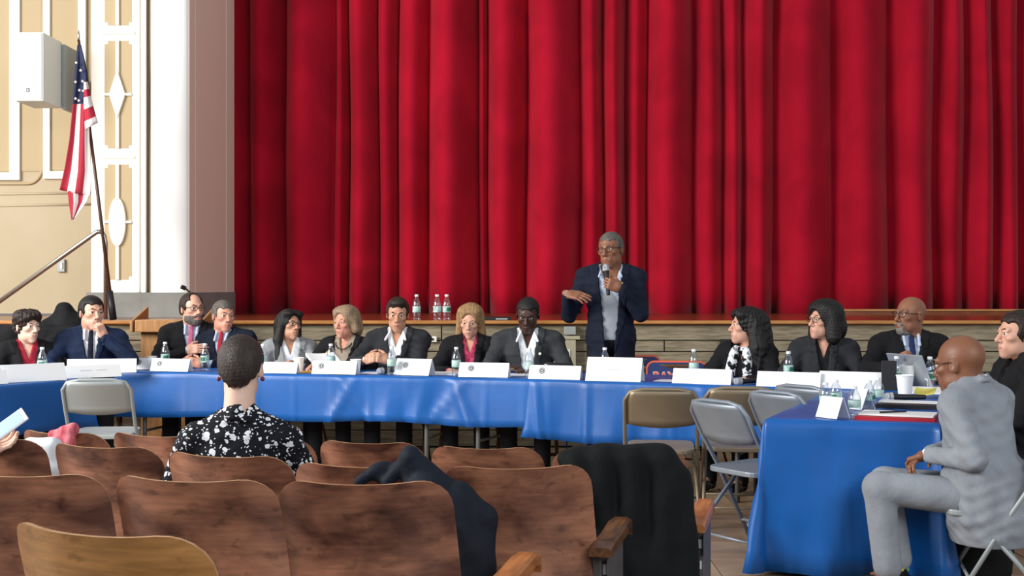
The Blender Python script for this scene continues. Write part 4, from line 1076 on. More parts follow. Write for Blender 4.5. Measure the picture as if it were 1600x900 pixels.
def floral():
    m = bpy.data.materials.new('floral_blouse'); m.use_nodes = True; nt = m.node_tree; b = nt.nodes['Principled BSDF']; b.inputs['Roughness'].default_value = .8; b.inputs['Specular IOR Level'].default_value = .2
    tc = nt.nodes.new('ShaderNodeTexCoord'); dn = nt.nodes.new('ShaderNodeTexNoise'); dn.inputs['Scale'].default_value = 45; dn.inputs['Detail'].default_value = 2
    nt.links.new(tc.outputs['Object'], dn.inputs['Vector'])
    mx = nt.nodes.new('ShaderNodeMix'); mx.data_type = 'RGBA'; mx.blend_type = 'LINEAR_LIGHT'; mx.inputs[0].default_value = .012
    nt.links.new(tc.outputs['Object'], mx.inputs[6]); nt.links.new(dn.outputs['Color'], mx.inputs[7])
    def dots(scale, lo, off):
        mp = nt.nodes.new('ShaderNodeMapping'); mp.inputs['Location'].default_value = (off, off * .7, off * 1.3); nt.links.new(mx.outputs[2], mp.inputs['Vector'])
        v = nt.nodes.new('ShaderNodeTexVoronoi'); v.inputs['Scale'].default_value = scale; v.inputs['Randomness'].default_value = 1; nt.links.new(mp.outputs[0], v.inputs['Vector'])
        sp = nt.nodes.new('ShaderNodeSeparateColor'); nt.links.new(v.outputs['Color'], sp.inputs[0])
        th = nt.nodes.new('ShaderNodeMath'); th.operation = 'MULTIPLY_ADD'; th.inputs[1].default_value = .16; th.inputs[2].default_value = lo; nt.links.new(sp.outputs[0], th.inputs[0])
        c = nt.nodes.new('ShaderNodeMath'); c.operation = 'LESS_THAN'; nt.links.new(v.outputs['Distance'], c.inputs[0]); nt.links.new(th.outputs[0], c.inputs[1]); return c.outputs[0]
    a = dots(34, .24, 0); c2 = dots(70, .14, 3.1)
    m2 = nt.nodes.new('ShaderNodeMath'); m2.operation = 'MAXIMUM'; nt.links.new(a, m2.inputs[0]); nt.links.new(c2, m2.inputs[1])
    r = nt.nodes.new('ShaderNodeMix'); r.data_type = 'RGBA'; r.inputs[6].default_value = lin('#14151d'); r.inputs[7].default_value = lin('#e3e5ea'); nt.links.new(m2.outputs[0], r.inputs[0]); nt.links.new(r.outputs[2], b.inputs['Base Color'])
    return m

def person(label, loc, yaw, top, skin='fair', fem=False, sit=True, lean=0., roll=0., twist=0., head=(0, 0, 0), hoff=(0, 0, 0), hs=1.06, headkw=None, hair=None, beard=None, glasses=None,
           jacket=None, shirt=F_WHITE, tie=None, vb=.20, vw=.060, open_collar=False, trousers=F_TR, arms=None, shoes=M_SHOE, build=1.0, sc=None, shw=None, top_only=None, vox=.007, hvox=.004, legs=None, loose=0., scarf=None, drop_sh=0., pad=True, tr_r=1., tr_up=0., skirt=False, lapel=True, necklace=None, hem=0.0, slo=None):
    """one figure in its own frame: faces -y, x to picture right, floor at z = 0; then turned by yaw about its base"""
    shw = shw or (.165 if fem else .185)
    pz_ = .52 if sit else .93
    R = Rz(twist) @ Ry(roll) @ Rx(lean); o = np.array((0, 0, pz_))
    T = lambda u, v, w: o + R @ np.array((u, v, w), float)
    RH = Rz(head[0]) @ Rx(head[1]) @ Ry(head[2]); HC = T(0, -.018, .655) + np.array(hoff, float)
    if sc is None: sc = top / (HC[2] + .117 * hs)
    H = lambda V: (np.asarray(V) * hs) @ RH.T + HC
    Rt = R
    torso = lambda t: [(ell(T(0, .0, .05), (.165 * build + t, .118 + t, .13 + t), Rt), .05), (ell(T(0, -.005, .2), (.150 * build + t, .112 * build + t, .17 + t), Rt), .05), *[(ell(T(q * (shw + .002), .010, .462 - drop_sh), (.060 + t, .062 + t, .050 + t), Rt), .03) for q in ((-1, 1) if t > .01 and pad else ())], (ell(T(0, .0, .355), ((.172 if not fem else .150) * build + t, .118 + t, .16 + t), Rt), .05),
                       (cone(T(-shw + .045, .008, .455 - drop_sh), T(shw - .045, .008, .455 - drop_sh), .062 + t, .062 + t), .05), (cone(T(0, .02, .535), T(-shw + .05, .01, .475 - drop_sh), .046 + t, .050 + t), .03), (cone(T(0, .02, .535), T(shw - .05, .01, .475 - drop_sh), .046 + t, .050 + t), .03)] + \
        ([(ell(T(s * .066, -.082, .315), (.062 + t, .058 + t, .062 + t)), .03) for s in (-1, 1)] if fem else [(ell(T(s * .07, -.055, .39), (.075 + t, .06 + t, .06 + t)), .04) for s in (-1, 1)])
    AR = []; arms = arms or {}
    for s in (-1, 1):
        a = arms.get(s, {}); S = T(s * shw, .012, .452 - drop_sh); W0 = np.array(a.get('w', (s * .16, -.33, .66 if sit else .80)), float)
        E, W = ik(S, W0, a.get('hint', (s * .8, .25, -.7)), .285, .255)
        AR.append((s, S, E, W, a))
    Lg = []
    lg = legs or {}
    for s in (-1, 1):
        if sit:
            q = lg.get(s, {}); hip = np.array((s * .085, -.02, .50)); kn = np.array(q.get('k', (s * .12, -.44, .50)), float); an = np.array(q.get('a', (s * .12, -.42, .09)), float)
        else: hip = np.array((s * .085, 0, .90)); kn = np.array((s * .10, -.02, .49)); an = np.array((s * .11, .02, .09))
        Lg.append((s, hip, kn, an))
    lo = np.array((-.62, -.62, .0)); hi = np.array((.62, .42, 1.9 if not sit else 1.45))
    # ---- the body: one skin surface (coarse under the clothes, fine head and hands)
    B = Field((-.45, -.62, .0), (.45, .30, (1.60 if not sit else 1.20)), .013)
    for p, k in torso(-.016): B.add(p, k)
    B.add(cone(T(0, .02, .50), T(0, .01, .56), .050, .046), .03)
    for s, S, E, W, a in AR: B.add(cone(S, E, .046, .038), .03); B.add(cone(E, W, .037, .025), .02)
    for s, hip, kn, an in Lg: B.add(cone(hip, kn, .070, .050), .03); B.add(cone(kn, an, .047, .034), .02); B.add(cone(an, an + np.array((0, -.12, -.04)), .035, .026), .02)
    V, Q = B.mesh(); ch = [vq(V, Q)]
    kw = dict(fem=fem, h=hvox); kw.update(headkw or {})
    for V, Q, mi in head_chunks(**kw): ch.append((H(V), Q, mi))
    for s, S, E, W, a in AR:
        f = a.get('f', unit(W - E)); n = a.get('n', (0, 0, -1)); hk = a.get('h', dict(curl=.45))
        V, Q = hand_chunk(W, f, n, s == -1, **hk); ch.append(vq(V, Q))
    sk, lp = SK[skin]
    body = join_mesh('person', ch, [sk, lp, M_EW, M_EI, M_EP], sc=sc)
    body.location = (loc[0], loc[1], loc[2] if len(loc) > 2 else 0); body.rotation_euler = (0, 0, yaw); tag(body, label, 'person')
    # ---- hair, brows, beard, glasses
    if hair:
        st, hm, t = hair
        V, Q = hair_field(st, t, h=hvox + .0005).mesh(); V = hair_noise(V, .0045 if 'curly' in st else (.0006 if st in ('short', 'crop', 'fringe', 'thin', 'nape') else .0016), 1.0 if 'curly' in st else 3.0); join_mesh('hair', [(H(V), Q, 0)], hm, body, sc)
        bm_ = hm
    else: bm_ = H_GREY
    F = Field((-.06, -.115, .0), (.06, -.05, .05), .0035)
    for s in (-1, 1): eb = .0032 if fem else .0040; F.add(cone((s * .014, -.0955, .0235), (s * .031, -.091, .0290), eb, eb), .004); F.add(cone((s * .031, -.091, .0290), (s * .046, -.077, .0240), eb, .0026), .004)
    V, Q = F.mesh(); join_mesh('eyebrows', [(H(V), Q, 0)], bm_, body, sc)
    if beard: V, Q, _ = beard_chunk(beard[1]); join_mesh('beard', [(H(V), Q, 0)], beard[0], body, sc)
    if glasses:
        g = MB()
        for s in (-1, 1):
            g.tube([H((s * .0325 + .023 * math.copysign(abs(math.cos(a_)) ** .7, math.cos(a_)), -.104 + .010 * (abs(s * .0325 + .023 * math.cos(a_)) / .055) ** 2, .003 + .016 * math.copysign(abs(math.sin(a_)) ** .7, math.sin(a_)))) * sc for a_ in [2 * pi * k / 16 for k in range(16)]], .0021 * sc, 5, closed=True)
            g.tube([H(p) * sc for p in ((s * .055, -.094, .010), (s * .073, -.06, .011), (s * .081, .008, .008))], .0022 * sc, 5)
        g.tube([H(p) * sc for p in ((-.0095, -.104, .006), (0, -.107, .009), (.0095, -.104, .006))], .002 * sc, 5)
        g.build('glasses', glasses, body, smooth=True)
    # ---- clothes
    def Vfun(b, w0):   # open front wedge in torso coordinates
        Ri = R.T
        def fn(X, Y, Z):
            x, y, z = X - o[0], Y - o[1], Z - o[2]
            u = Ri[0, 0] * x + Ri[0, 1] * y + Ri[0, 2] * z; v = Ri[1, 0] * x + Ri[1, 1] * y + Ri[1, 2] * z; w = Ri[2, 0] * x + Ri[2, 1] * y + Ri[2, 2] * z
            d = (np.abs(u) - w0 * np.clip((w - b) / (.50 - b), -.2, 1.25) - loose) * .95
            return u, v, w, np.maximum(d, v + .0)
        return fn
    cuff = .012
    zlo = (pz_ - (.22 if not sit else .10)) - hem
    pts_ = np.array([q for s_, S, E, W, a in AR for q in (S, E, W)] + [T(0, 0, 0), T(-.19, 0, .1), T(.19, 0, .1), T(0, -.1, .4), T(0, .1, .4)])
    mn, mx = pts_.min(0) - .10, pts_.max(0) + .10
    span = ((mn[0], mn[1], zlo), (mx[0], mx[1], T(0, 0, .60)[2] + .03))
    def garment(name, m, t, sleeve_end, V=None, arms_t=0., longhem=0., rings=(), lap=False, vx=vox):
        G_ = Field(*span, vx)
        for p, k in torso(t): G_.add(p, k)
        if not sit or longhem: G_.add(cone(T(0, .01, .0), T(0, .01, -.12 - longhem), .15 * build + t, .155 * build + t), .05)
        if skirt and name == 'jacket':
            for (u_, v_) in ((.17, -.06), (.18, .03), (.14, .09), (.06, .125), (-.02, .13), (-.10, .11), (-.17, .05)): G_.add(cone(T(u_, v_, .10), T(u_ * 1.10, v_ * 1.12 + .0, -.11), .040, .030), .05)
        for s, S, E, W, a in AR:
            if sleeve_end is None: continue
            We = W + unit(E - W) * sleeve_end
            G_.add(cone(S, E, .058 + arms_t, .050 + arms_t), .035); G_.add(cone(E, We, .049 + arms_t, .034 + arms_t), .012)
        G_.cut(cone(T(0, .012, .52), T(0, .0, .72), .058 if not fem else .052, .075), .01)
        for rg_ in rings: G_.add(rg_, .006)
        if name == 'shirt' and slo is not None: G_.cutfn(lambda X, Y, Z: Z - slo + 0 * (X + Y))
        if V is not None:
            fn = Vfun(*V); X, Y, Z = np.meshgrid(*G_.ax, indexing='ij', sparse=True); u, v, w, d = fn(X, Y, Z); base_ = G_.F.copy()
            G_.F = np.maximum(G_.F, -d).astype(np.float32)
            if lap:
                dd = np.abs(u) - V[1] * np.clip((w - V[0]) / (.50 - V[0]), -.2, 1.25) - loose
                wd = np.clip((w - V[0]) / .25, 0, 1) * .052; notch = np.abs(w - .435) - .006
                L = np.maximum.reduce([base_ - .008, -dd, dd - wd, v + .02, V[0] - w, -(notch + .012 * (dd < wd * .45))])
                G_.F = np.minimum(G_.F, L).astype(np.float32)
        # fabric folds
        ii = np.argwhere(np.abs(G_.F) < .025); X, Y, Z = (G_.ax[i][ii[:, i]] for i in range(3))
        G_.F[tuple(ii.T)] += (.0036 * np.sin(X * 34 + Z * 50 + 6 * np.sin(Y * 9)) * np.sin(Z * 27 - X * 17 + Y * 24) + .0016 * np.sin(Z * 95 + X * 30 + 5 * np.sin(X * 14 + Y * 11))).astype(np.float32) * (1.0 if t > 0.005 else .4)
        V_, Q_ = G_.mesh(); return join_mesh(name, [vq(V_, Q_)], m, body, sc)
    if top_only:
        garment('blouse', top_only, .008, .0, None, .004, rings=[ring(T(0, .024, .500), .070, .013, R @ Rx(.2), 1.2)])
    else:
        collar = [(ring(T(0, .012, .532), .061, .0075, R @ Rx(.30), 2.2))] + [cone(T(q * .048, -.052, .528), T(q * (.078 if open_collar else .045), -.120, .462), .012, .010) for q in (-1, 1)] if not fem else []
        sh = garment('shirt', shirt, .004, .004 if jacket else .01, (.40, .035) if (open_collar or fem) else None, -.006, rings=collar, vx=vox)
        if jacket:
            jc = [(ring(T(0, .022, .512), .072, .010, R @ Rx(.38), 1.8))] if not fem else []
            garment('jacket', jacket, .013, .028, (vb, vw), .006, longhem=.02 if sit else .10, rings=jc, lap=lapel)
    if tie:
        F = Field(*((-.12, -.45, pz_ + .0), (.12, .15, pz_ + .62)), .0045)
        vf = lambda w: -.060 - .075 * min(1, max(0, (.52 - w) / .12)) ** .8 + (0 if w > .3 else .0)
        F.add(ell(T(0, vf(.512) - .008, .510), (.017, .013, .020), R), .004)
        pv = [.50, .46, .42, .38, .32, .26, .18, .10]
        for w0, w1 in zip(pv, pv[1:]):
            a0, a1 = T(0, vf(w0) - .004, w0), T(0, vf(w1) - .004, w1); r0, r1 = (.013 + .028 * (.5 - w0)), (.013 + .028 * (.5 - w1))
            for q in (-.6, 0, .6): F.add(cone(a0 + R @ np.array((q * r0, 0, 0)), a1 + R @ np.array((q * r1, 0, 0)), .009, .009), .006)
        V, Q = F.mesh(); join_mesh('tie', [vq(V, Q)], tie, body, sc)
    if scarf:
        F = Field((-.25, -.35, pz_ + .1), (.25, .2, pz_ + .62), .006)
        F.add(ring(T(0, .0, .50), .075, .022, R @ Rx(.3), 1.3), .02); F.add(cone(T(-.05, -.11, .47), T(-.09, -.16, .20), .035, .045), .03); F.add(cone(T(.05, -.11, .47), T(.07, -.16, .22), .035, .045), .03)
        V, Q = F.mesh(); join_mesh('scarf', [vq(V, Q)], scarf, body, sc)
    if necklace:
        g = MB(); g.tube([(T(.07 * math.sin(a_), -.05 - .075 * math.cos(a_) if abs(a_) < 1.6 else .0, .50 - .06 * math.cos(a_))) * sc for a_ in [-1.5 + 3 * k / 14 for k in range(15)]], .004, 6); g.build('necklace', necklace, body, smooth=True)
    # ---- trousers and shoes
    F = Field((-.30, -.64, .02), (.30, .22, pz_ + .14), .011)
    F.add(ell(T(0, .0, .03), (.160 * build, .122, .12), R if not sit else None), .04)
    for s, hip, kn, an in Lg:
        F.add(cone(hip, kn, .086 * (.5 + .5 * tr_r), .066 * tr_r), .04); F.add(cone(kn, an + np.array((0, 0, tr_up)), .064 * tr_r, .058 * tr_r), .02)
        if tr_up: F.cut(rbox((an[0], an[1], tr_up * .5), (.11, .11, tr_up * .5 + .045), .004), .006)
    V, Q = F.mesh(); join_mesh('trousers', [vq(V, Q)], trousers, body, sc)
    for s, hip, kn, an in Lg:
        q = lg.get(s, {}); td = unit(q.get('t', (0, -1, 0)))
        F = Field(an - np.array((.26, .26, .095)), an + np.array((.26, .26, .06)), .008); hl = np.array((an[0], an[1], .045)) - td * .03
        F.add(cone(hl, hl + td * .14, .038, .034), .02); F.add(cone(hl + td * .10, hl + td * .19, .040, .028), .02); F.add(cone(hl, an + np.array((0, 0, .0)), .036, .040), .02)
        F.cutfn(lambda X, Y, Z: Z - .006 + 0 * (X + Y))
        V, Q = F.mesh(); join_mesh('shoe', [vq(V, Q)], shoes, body, sc)
    def at_torso(u, v, w): return T(u, v, w) * sc
    return body, at_torso, (lambda p: H(p) * sc), sc

# ------------------------------------------------------------------ the people at the tables
def htop(y, depth): return pz(y, depth)
def under_chair(body, label, yaw, m=M_FCB):
    l = body.location; f = Vector((math.sin(yaw), -math.cos(yaw), 0)); c = l - f * -.02
    folding_chair('brown folding chair under ' + label, m, (c.x, c.y), yaw + pi, 1.0, group='folding chairs under the people')
R45 = math.radians(45)
def seated(label, short, p, ytop, depth, yaw=0., dx=0., chair=True, **kw):
    r = person(label, (px(p, depth) + dx, depth + .05, 0), yaw, htop(ytop, depth), **kw)
    if chair: under_chair(r[0], short, yaw)
    return r
def pin(body, pos, r, m, name='lapel_pin'):
    g = MB(); g.ball(tuple(pos), (r, r * .4, r), 10, 6); return g.build(name, m, body, smooth=True)
fold = lambda s, x, y, z: {'w': (x, y, z)}
REST = {-1: {'w': (-.14, -.36, .80), 'f': (.75, -.45, -.05), 'n': (.1, .1, -1), 'hint': (-.8, .3, -.6)}, 1: {'w': (.14, -.36, .80), 'f': (-.75, -.45, -.05), 'n': (-.1, .1, -1), 'hint': (.8, .3, -.6)}}
CLASP = lambda x, y=-.36, z=.83: {-1: {'w': (x - .085, y + .05, z), 'f': (.85, -.5, .25), 'n': (.35, .75, -.25), 'h': dict(curl=.75, spread=.03), 'hint': (-.8, .2, -.6)},
                                  1: {'w': (x + .085, y + .05, z), 'f': (-.85, -.5, .25), 'n': (-.35, .75, -.25), 'h': dict(curl=.75, spread=.03), 'hint': (.8, .2, -.6)}}
seated('person with dark curly hair, black jacket and red top at far left', 'the person in the red top', 38, 486, 9.35, .5, skin='pale', fem=True, headkw=dict(jaw=.9), head=(.45, .02, 0), hair=('curly_short', H_DKBR, .012), jacket=F_BLACK, shirt=F_RED, vb=.12, vw=.075, arms=REST)
A2 = {-1: {'w': (-.10, -.30, .74), 'f': (.6, -.6, 0), 'hint': (-1, .1, -.3)},
      1: {'w': (.10, -.22, 1.00), 'f': (-.35, .0, .9), 'n': (-.7, .6, .2), 'h': dict(curl=1.25, spread=.0, thumb=.2, thumb_in=.5), 'hint': (.75, -.1, -.7)}}
seated('person in a navy suit and white shirt resting his chin on his fist', 'the man with his fist at his chin', 140, 463, 9.55, .25, skin='fair', head=(.45, .0, .05), hair=('short', H_BLACK, .008), jacket=F_NAVY, shirt=F_WHITE, tie=F_DNAVY, arms=A2, vb=.16)
A3 = {-1: {'w': (-.02, -.22, .86), 'f': (.85, -.25, .12), 'n': (0, .9, -.3), 'h': dict(curl=.35), 'hint': (-.9, .0, -.5)}, 1: {'w': (.16, -.32, .74), 'f': (-.6, -.5, 0)}}
b, AT, HD, sc_ = seated('balding person with glasses, greying beard and pink tie in a black suit', 'the bearded man', 298, 458, 10.2, .15, skin='fair', head=(.55, -.02, 0), hair=('thin', H_DKBR, .006), beard=(H_GREY, True), glasses=M_GLS, jacket=F_BLACK, shirt=F_LBLUE, tie=cloth('pink_tie', '#c56c86', '#b25573'), arms=A3)
pin(b, AT(.085, -.150, .38), .011, M_WHITE)
seated('grey haired person in a navy suit with a red tie, leaning on clasped hands', 'the man in the red tie', 354, 470, 10.1, -.15, skin='rosy', head=(.75, .02, .05), hair=('short', H_GREY, .006), jacket=F_DNAVY, shirt=F_LBLUE, tie=cloth('red_tie', '#a8283a', '#8e1e30'), arms=CLASP(-.16, -.42, .80), roll=-.05)
A5 = {-1: {'w': (-.13, -.36, .80), 'f': (.55, -.35, .45), 'n': (.5, .6, -.3), 'h': dict(curl=.6), 'hint': (-.8, .2, -.6)}, 1: {'w': (.03, -.38, .82), 'f': (-.7, -.3, .2), 'n': (0, .6, -.7), 'h': dict(curl=.5), 'hint': (.8, .2, -.6)}}
seated('person with long straight black hair and glasses in a grey blazer', 'the woman in the grey blazer', 450, 485, 9.95, .3, skin='tan', fem=True, head=(.45, -.08, .08), hair=('long', H_BLACK, .013), glasses=M_GLS, headkw=dict(smile=.003, jaw=.9), jacket=F_LGREY, shirt=F_WHITE, vb=.10, vw=.08, arms=A5)
A6 = {-1: {'w': (-.17, -.36, .80), 'f': (.1, -.85, .3), 'n': (.6, 0, -.6), 'h': dict(curl=.8), 'hint': (-.8, .3, -.5)}, 1: {'w': (.12, -.34, .78), 'f': (-.6, -.5, 0), 'hint': (.8, .3, -.5)}}
b, AT, HD, sc_ = seated('person with short sandy grey hair in a black cardigan over a beige top', 'the woman in the black cardigan', 540, 481, 9.85, -.2, skin='rosy', fem=True, head=(-.35, .02, 0), hair=('volume', H_SAND, .014), build=1.12, jacket=F_BLACK, shirt=F_BEIGE, vb=.06, vw=.085, arms=A6, necklace=M_BLACK)
pin(b, AT(-.10, -.165, .40), .024, mat('yellow_flower', '#d9b654', .6), 'brooch')
seated('person with short dark hair in a charcoal suit and open white shirt, hands clasped', 'the man with clasped hands', 621, 466, 9.75, -.08, skin='tan', head=(.12, .16, .03), hair=('quiff', H_DKBR, .008), jacket=F_CHAR, shirt=F_WHITE, open_collar=True, vb=.15, vw=.07, arms=CLASP(-.10, -.40, .84))
seated('person with a blonde bob in a black jacket over a pink print blouse', 'the blonde woman', 735, 478, 9.6, -.05, skin='fair', fem=True, head=(-.10, .20, .03), hair=('bob', H_BLOND, .012), jacket=F_BLACK, shirt=F_PINK, vb=.08, vw=.055, arms=REST)
b, AT, HD, sc_ = seated('person with cropped black hair looking down in a dark grey suit and open white shirt', 'the man looking down', 825, 466, 9.45, -.05, skin='dark', head=(-.10, .33, .03), hair=('crop', H_BLACK, .005), headkw=dict(wide=1.0), build=1.08, jacket=F_DGREY, shirt=F_WHITE, open_collar=True, vb=.03, vw=.075, arms=REST, shw=.20)
pin(b, AT(.095, -.152, .37), .011, M_WHITE)
seated('person in profile with long curly black hair, black jacket and patterned scarf', 'the curly haired woman', 1168, 484, 8.85, -.55, skin='fair', fem=True, head=(-.85, -.05, 0), hair=('curly_long', H_BLACK, .014), build=1.1, jacket=F_BLACK, shirt=F_BLACK, vb=.06, vw=.09, arms=REST, scarf=cloth('black_white_pattern', '#17171a', '#e4e6ea', nscale=26, lo=.47, hi=.53))
seated('person with a black bob and glasses in a dark grey jacket, looking left', 'the woman with the black bob', 1290, 474, 8.65, -.25, skin='fair', fem=True, head=(-.85, -.08, 0), hair=('bob_full', H_BLACK, .014), glasses=M_GLS, build=1.05, jacket=F_CHAR, shirt=F_BLACK, vb=.12, vw=.05, arms=REST)
A13 = {-1: {'w': (-.13, -.38, .86), 'f': (.1, -.5, .5), 'n': (.6, .2, -.4), 'h': dict(curl=.9), 'hint': (-.9, .2, -.5)}, 1: {'w': (.14, -.34, .78), 'f': (-.6, -.5, 0)}}
b, AT, HD, sc_ = seated('bald person with glasses and a short grey beard in a black suit and blue tie', 'the man at the laptop', 1425, 463, 8.45, -.15, skin='mid', head=(-.95, -.03, 0), hair=None, beard=(H_SALT, False), glasses=M_GLS, jacket=F_BLACK, shirt=F_LBLUE, tie=cloth('blue_tie', '#27325c', '#1d2748'), arms=A13, build=1.05)
g = MB(); g.box(tuple(AT(.10, -.145, .31)), (.06, .012, .022), Matrix.Rotation(-.3, 3, 'Y')); g.build('pocket_square', F_LBLUE, b)
A14 = {-1: {'w': (-.12, -.36, .72), 'f': (.4, -.7, 0)}, 1: {'w': (.12, -.36, .72), 'f': (-.4, -.7, 0)}}
seated('person in profile with dark hair pulled back and a black top at the right edge', 'the woman at the right edge', 1583, 487, 6.55, math.radians(-85), dx=.06, skin='fair', fem=True, head=(.05, -.02, 0), hair=('bun', H_DKBR, .009), jacket=F_BLACK, shirt=F_BLACK, vb=.3, vw=.03, arms=A14, vox=.006, lapel=False)

# the standing speaker
A10 = {-1: {'w': (-.285, -.24, 1.275), 'f': (.80, -.38, -.16), 'n': (.1, .6, -.8), 'h': dict(curl=.22, spread=.12, thumb=.1), 'hint': (-.25, .45, -.9)},
       1: {'w': (.075, -.235, 1.315), 'f': (-.75, -.30, .28), 'n': (-.45, .8, .1), 'h': dict(curl=1.15, spread=.0, thumb=.3, thumb_in=.2), 'hint': (.5, .3, -.85)}}
b, AT, HD, sc_ = person('person standing with a microphone, dark blazer over a grey sweater, brown glasses', (px(955, 9.32), 9.36, 0), -.12, htop(362, 9.3), skin='mid', sit=False, head=(-.38, .05, -.06), hair=('crop', H_GREY, .002), glasses=M_GLB, slo=1.22,
                        jacket=F_DNAVY, shirt=F_LBLUE, open_collar=True, vb=-.10, vw=.055, loose=.026, arms=A10, shw=.178)
F = Field((-.25, -.3, .84), (.25, .25, 1.40), .007)
for p_, k_ in ((ell((0, .0, .98), (.171, .124, .136)), .05), (ell((0, -.005, 1.13), (.156, .118, .176)), .05), (ell((0, 0, 1.28), (.178, .124, .135)), .05)): F.add(p_, k_)
F.cutfn(lambda X, Y, Z: 1.335 + .9 * np.abs(X) - Z + 0 * Y); V, Q = F.mesh(); join_mesh('sweater', [vq(V, Q)], F_GREYK, b, sc_)
pin(b, AT(.082, -.150, .415), .012, mat('gold_pin', '#c9b26a', .3, .7)); pin(b, AT(.080, -.158, .352), .027, mat('blue_badge', '#2f51b5', .3, c2='#c8d2ee', nscale=60), 'round_badge')
g = MB(); wv = np.array((.075, -.235, 1.315)) * sc_; g.tube([Vector(wv) + Vector((.025, .01, -.012)) + Vector((.022 * math.cos(a_) * .4, .024 * math.sin(a_), .026 * math.cos(a_))) for a_ in [2 * pi * k / 14 for k in range(14)]], .006, 6, closed=True); g.build('wristwatch', M_STEEL, b, smooth=True)
hand_p = np.array((.075, -.235, 1.315)) + unit((-.75, -.30, .28)) * .085 + unit((-.45, .8, .1)) * .028
ax = Vector((-.10, .12, .98)).normalized(); mp_ = Matrix.Translation(b.location) @ Matrix.Rotation(-.12, 4, 'Z')
mw = mp_ @ (Vector(hand_p * sc_) - ax * .085); q_ = (mp_.to_3x3() @ ax).to_track_quat('Z', 'Y')
microphone('microphone in the hand of the standing speaker', tuple(mw), q_.to_euler())

# the man in the pale grey suit
Y15 = math.radians(-103)
A15 = {-1: {'w': (-.02, -.27, .69), 'f': (.5, -.7, -.3), 'n': (.3, 0, -1), 'h': dict(curl=.6), 'hint': (-.8, .4, -.6)}, 1: {'w': (.06, -.28, .70), 'f': (-.6, -.6, -.3), 'n': (-.2, 0, -1), 'h': dict(curl=.6), 'hint': (.5, .55, -.8)}}
L15 = {-1: {'k': (-.13, -.46, .53), 'a': (-.10, -.40, .10)}, 1: {'k': (.11, -.50, .54), 'a': (.10, -.46, .10)}}
b, AT, HD, sc_ = person('bald person with glasses in a pale grey suit, seen from behind on a folding chair', (px(1540, 5.62), 5.62, 0), Y15, htop(525, 5.62), skin='brown', sit=True, lean=.14, twist=-.72, head=(-.62, .16, 0), hoff=(.01, -.03, -.035), hs=1.20, hair=None, glasses=M_GLS,
                        jacket=F_PGREY, shirt=F_WHITE, trousers=F_PGREY, arms=A15, legs=L15, build=1.24, shw=.195, pad=False, drop_sh=.02, tr_r=1.18, tr_up=.06, skirt=True, vox=.006, hvox=.0035, hem=.14)
f_ = Vector((math.sin(Y15), -math.cos(Y15), 0)); c_ = b.location - f_ * .02
folding_chair('folding chair carrying the man in the pale grey suit', M_FCL, (c_.x, c_.y), Y15 + pi, .90, group='folding chairs under the people')
M_SOCK = cloth('black_sock', '#121217'); dots_ = [mat('dot_' + n_, c_, .7) for n_, c_ in (('yellow', '#d8c744'), ('blue', '#6aa9dc'), ('pink', '#d58aa6'), ('green', '#6fb36a'))]
for s in (-1, 1):
    an = np.array(L15[s]['a'])
    F = Field(an - .09, an + .11, .006); F.add(cone(an + np.array((0, 0, -.05)), an + np.array((0, 0, .07)), .050, .050), .02); V, Q = F.mesh(); so = join_mesh('sock', [vq(V, Q)], M_SOCK, b, sc_)
    g = MB()
    for k in range(22):
        a_ = k * 2.4; zz = an[2] - .045 + .11 * ((k * 7) % 22) / 22; p = Vector((an[0] + .045 * math.cos(a_), an[1] + .045 * math.sin(a_), zz)) * sc_
        g.ball(tuple(p), (.011, .011, .011), 8, 5, mi=k % 4)
    g.build('sock_dots', dots_, so, smooth=True)

# the woman in the floral blouse
A16 = {-1: {'w': (-.14, -.30, .66), 'f': (.3, -.8, 0)}, 1: {'w': (.14, -.30, .66), 'f': (-.3, -.8, 0)}}
b, AT, HD, sc_ = person('person with cropped dark hair in a black and white floral blouse, seen from behind', (px(372, 4.55), 4.58, 0), pi + .12, htop(527, 4.55), skin='pale', fem=True, sit=True, lean=.05, head=(-.10, .04, 0), hoff=(0, -.02, .06), hs=1.12, headkw=dict(thick=1.14), drop_sh=.03, hair=('nape', H_CROP, .007),
                        top_only=floral(), arms=A16, build=1.12, shw=.19, vox=.006, hvox=.0035)
for s in (-1, 1):
    g = MB(); c = HD(np.array((s * .080, .012, -.040))); g.ball(tuple(c), (.008, .008, .009), 10, 7); g.build('earring', mat('dark_red_bead', '#6e1f24', .3), b, smooth=True)

# the hand with the phone at the left edge: only the forearm and hand are in the picture
dp = 4.75; hw_ = np.array((px(-40, dp), dp, pz(702, dp)))
fdir = np.array((.86, .42, .10)); V, Q = hand_chunk(hw_, fdir, (-.35, -.55, .75), True, curl=.42, spread=.05, thumb=.5)
F = Field(hw_ + np.array((-.42, -.3, -.4)), hw_ + np.array((.08, .12, .1)), .008); F.add(cone(hw_ + unit(fdir) * .02, hw_ - unit((.75, .3, .5)) * .28, .026, .042), .01); V2, Q2 = F.mesh()
hb = join_mesh('person', [vq(V, Q), vq(V2, Q2)], list(SK['pale'])); tag(hb, 'hand of a person outside the frame, holding up a phone at the left edge', 'person')
F = Field(hw_ + np.array((-.42, -.3, -.4)), hw_ + np.array((.08, .12, .1)), .008); F.add(cone(hw_ - unit((.75, .3, .5)) * .10, hw_ - unit((.75, .3, .5)) * .30, .040, .056), .01); V2, Q2 = F.mesh(); join_mesh('sleeve', [vq(V2, Q2)], F_CHAR, hb)
pc = (px(14, dp - .04), dp - .04, pz(664, dp - .04)); lg_ = Vector((.74, .25, .58)).normalized(); nr_ = Vector((-.25, -.75, .55)); nr_ = (nr_ - lg_ * nr_.dot(lg_)).normalized(); xx_ = lg_.cross(nr_)
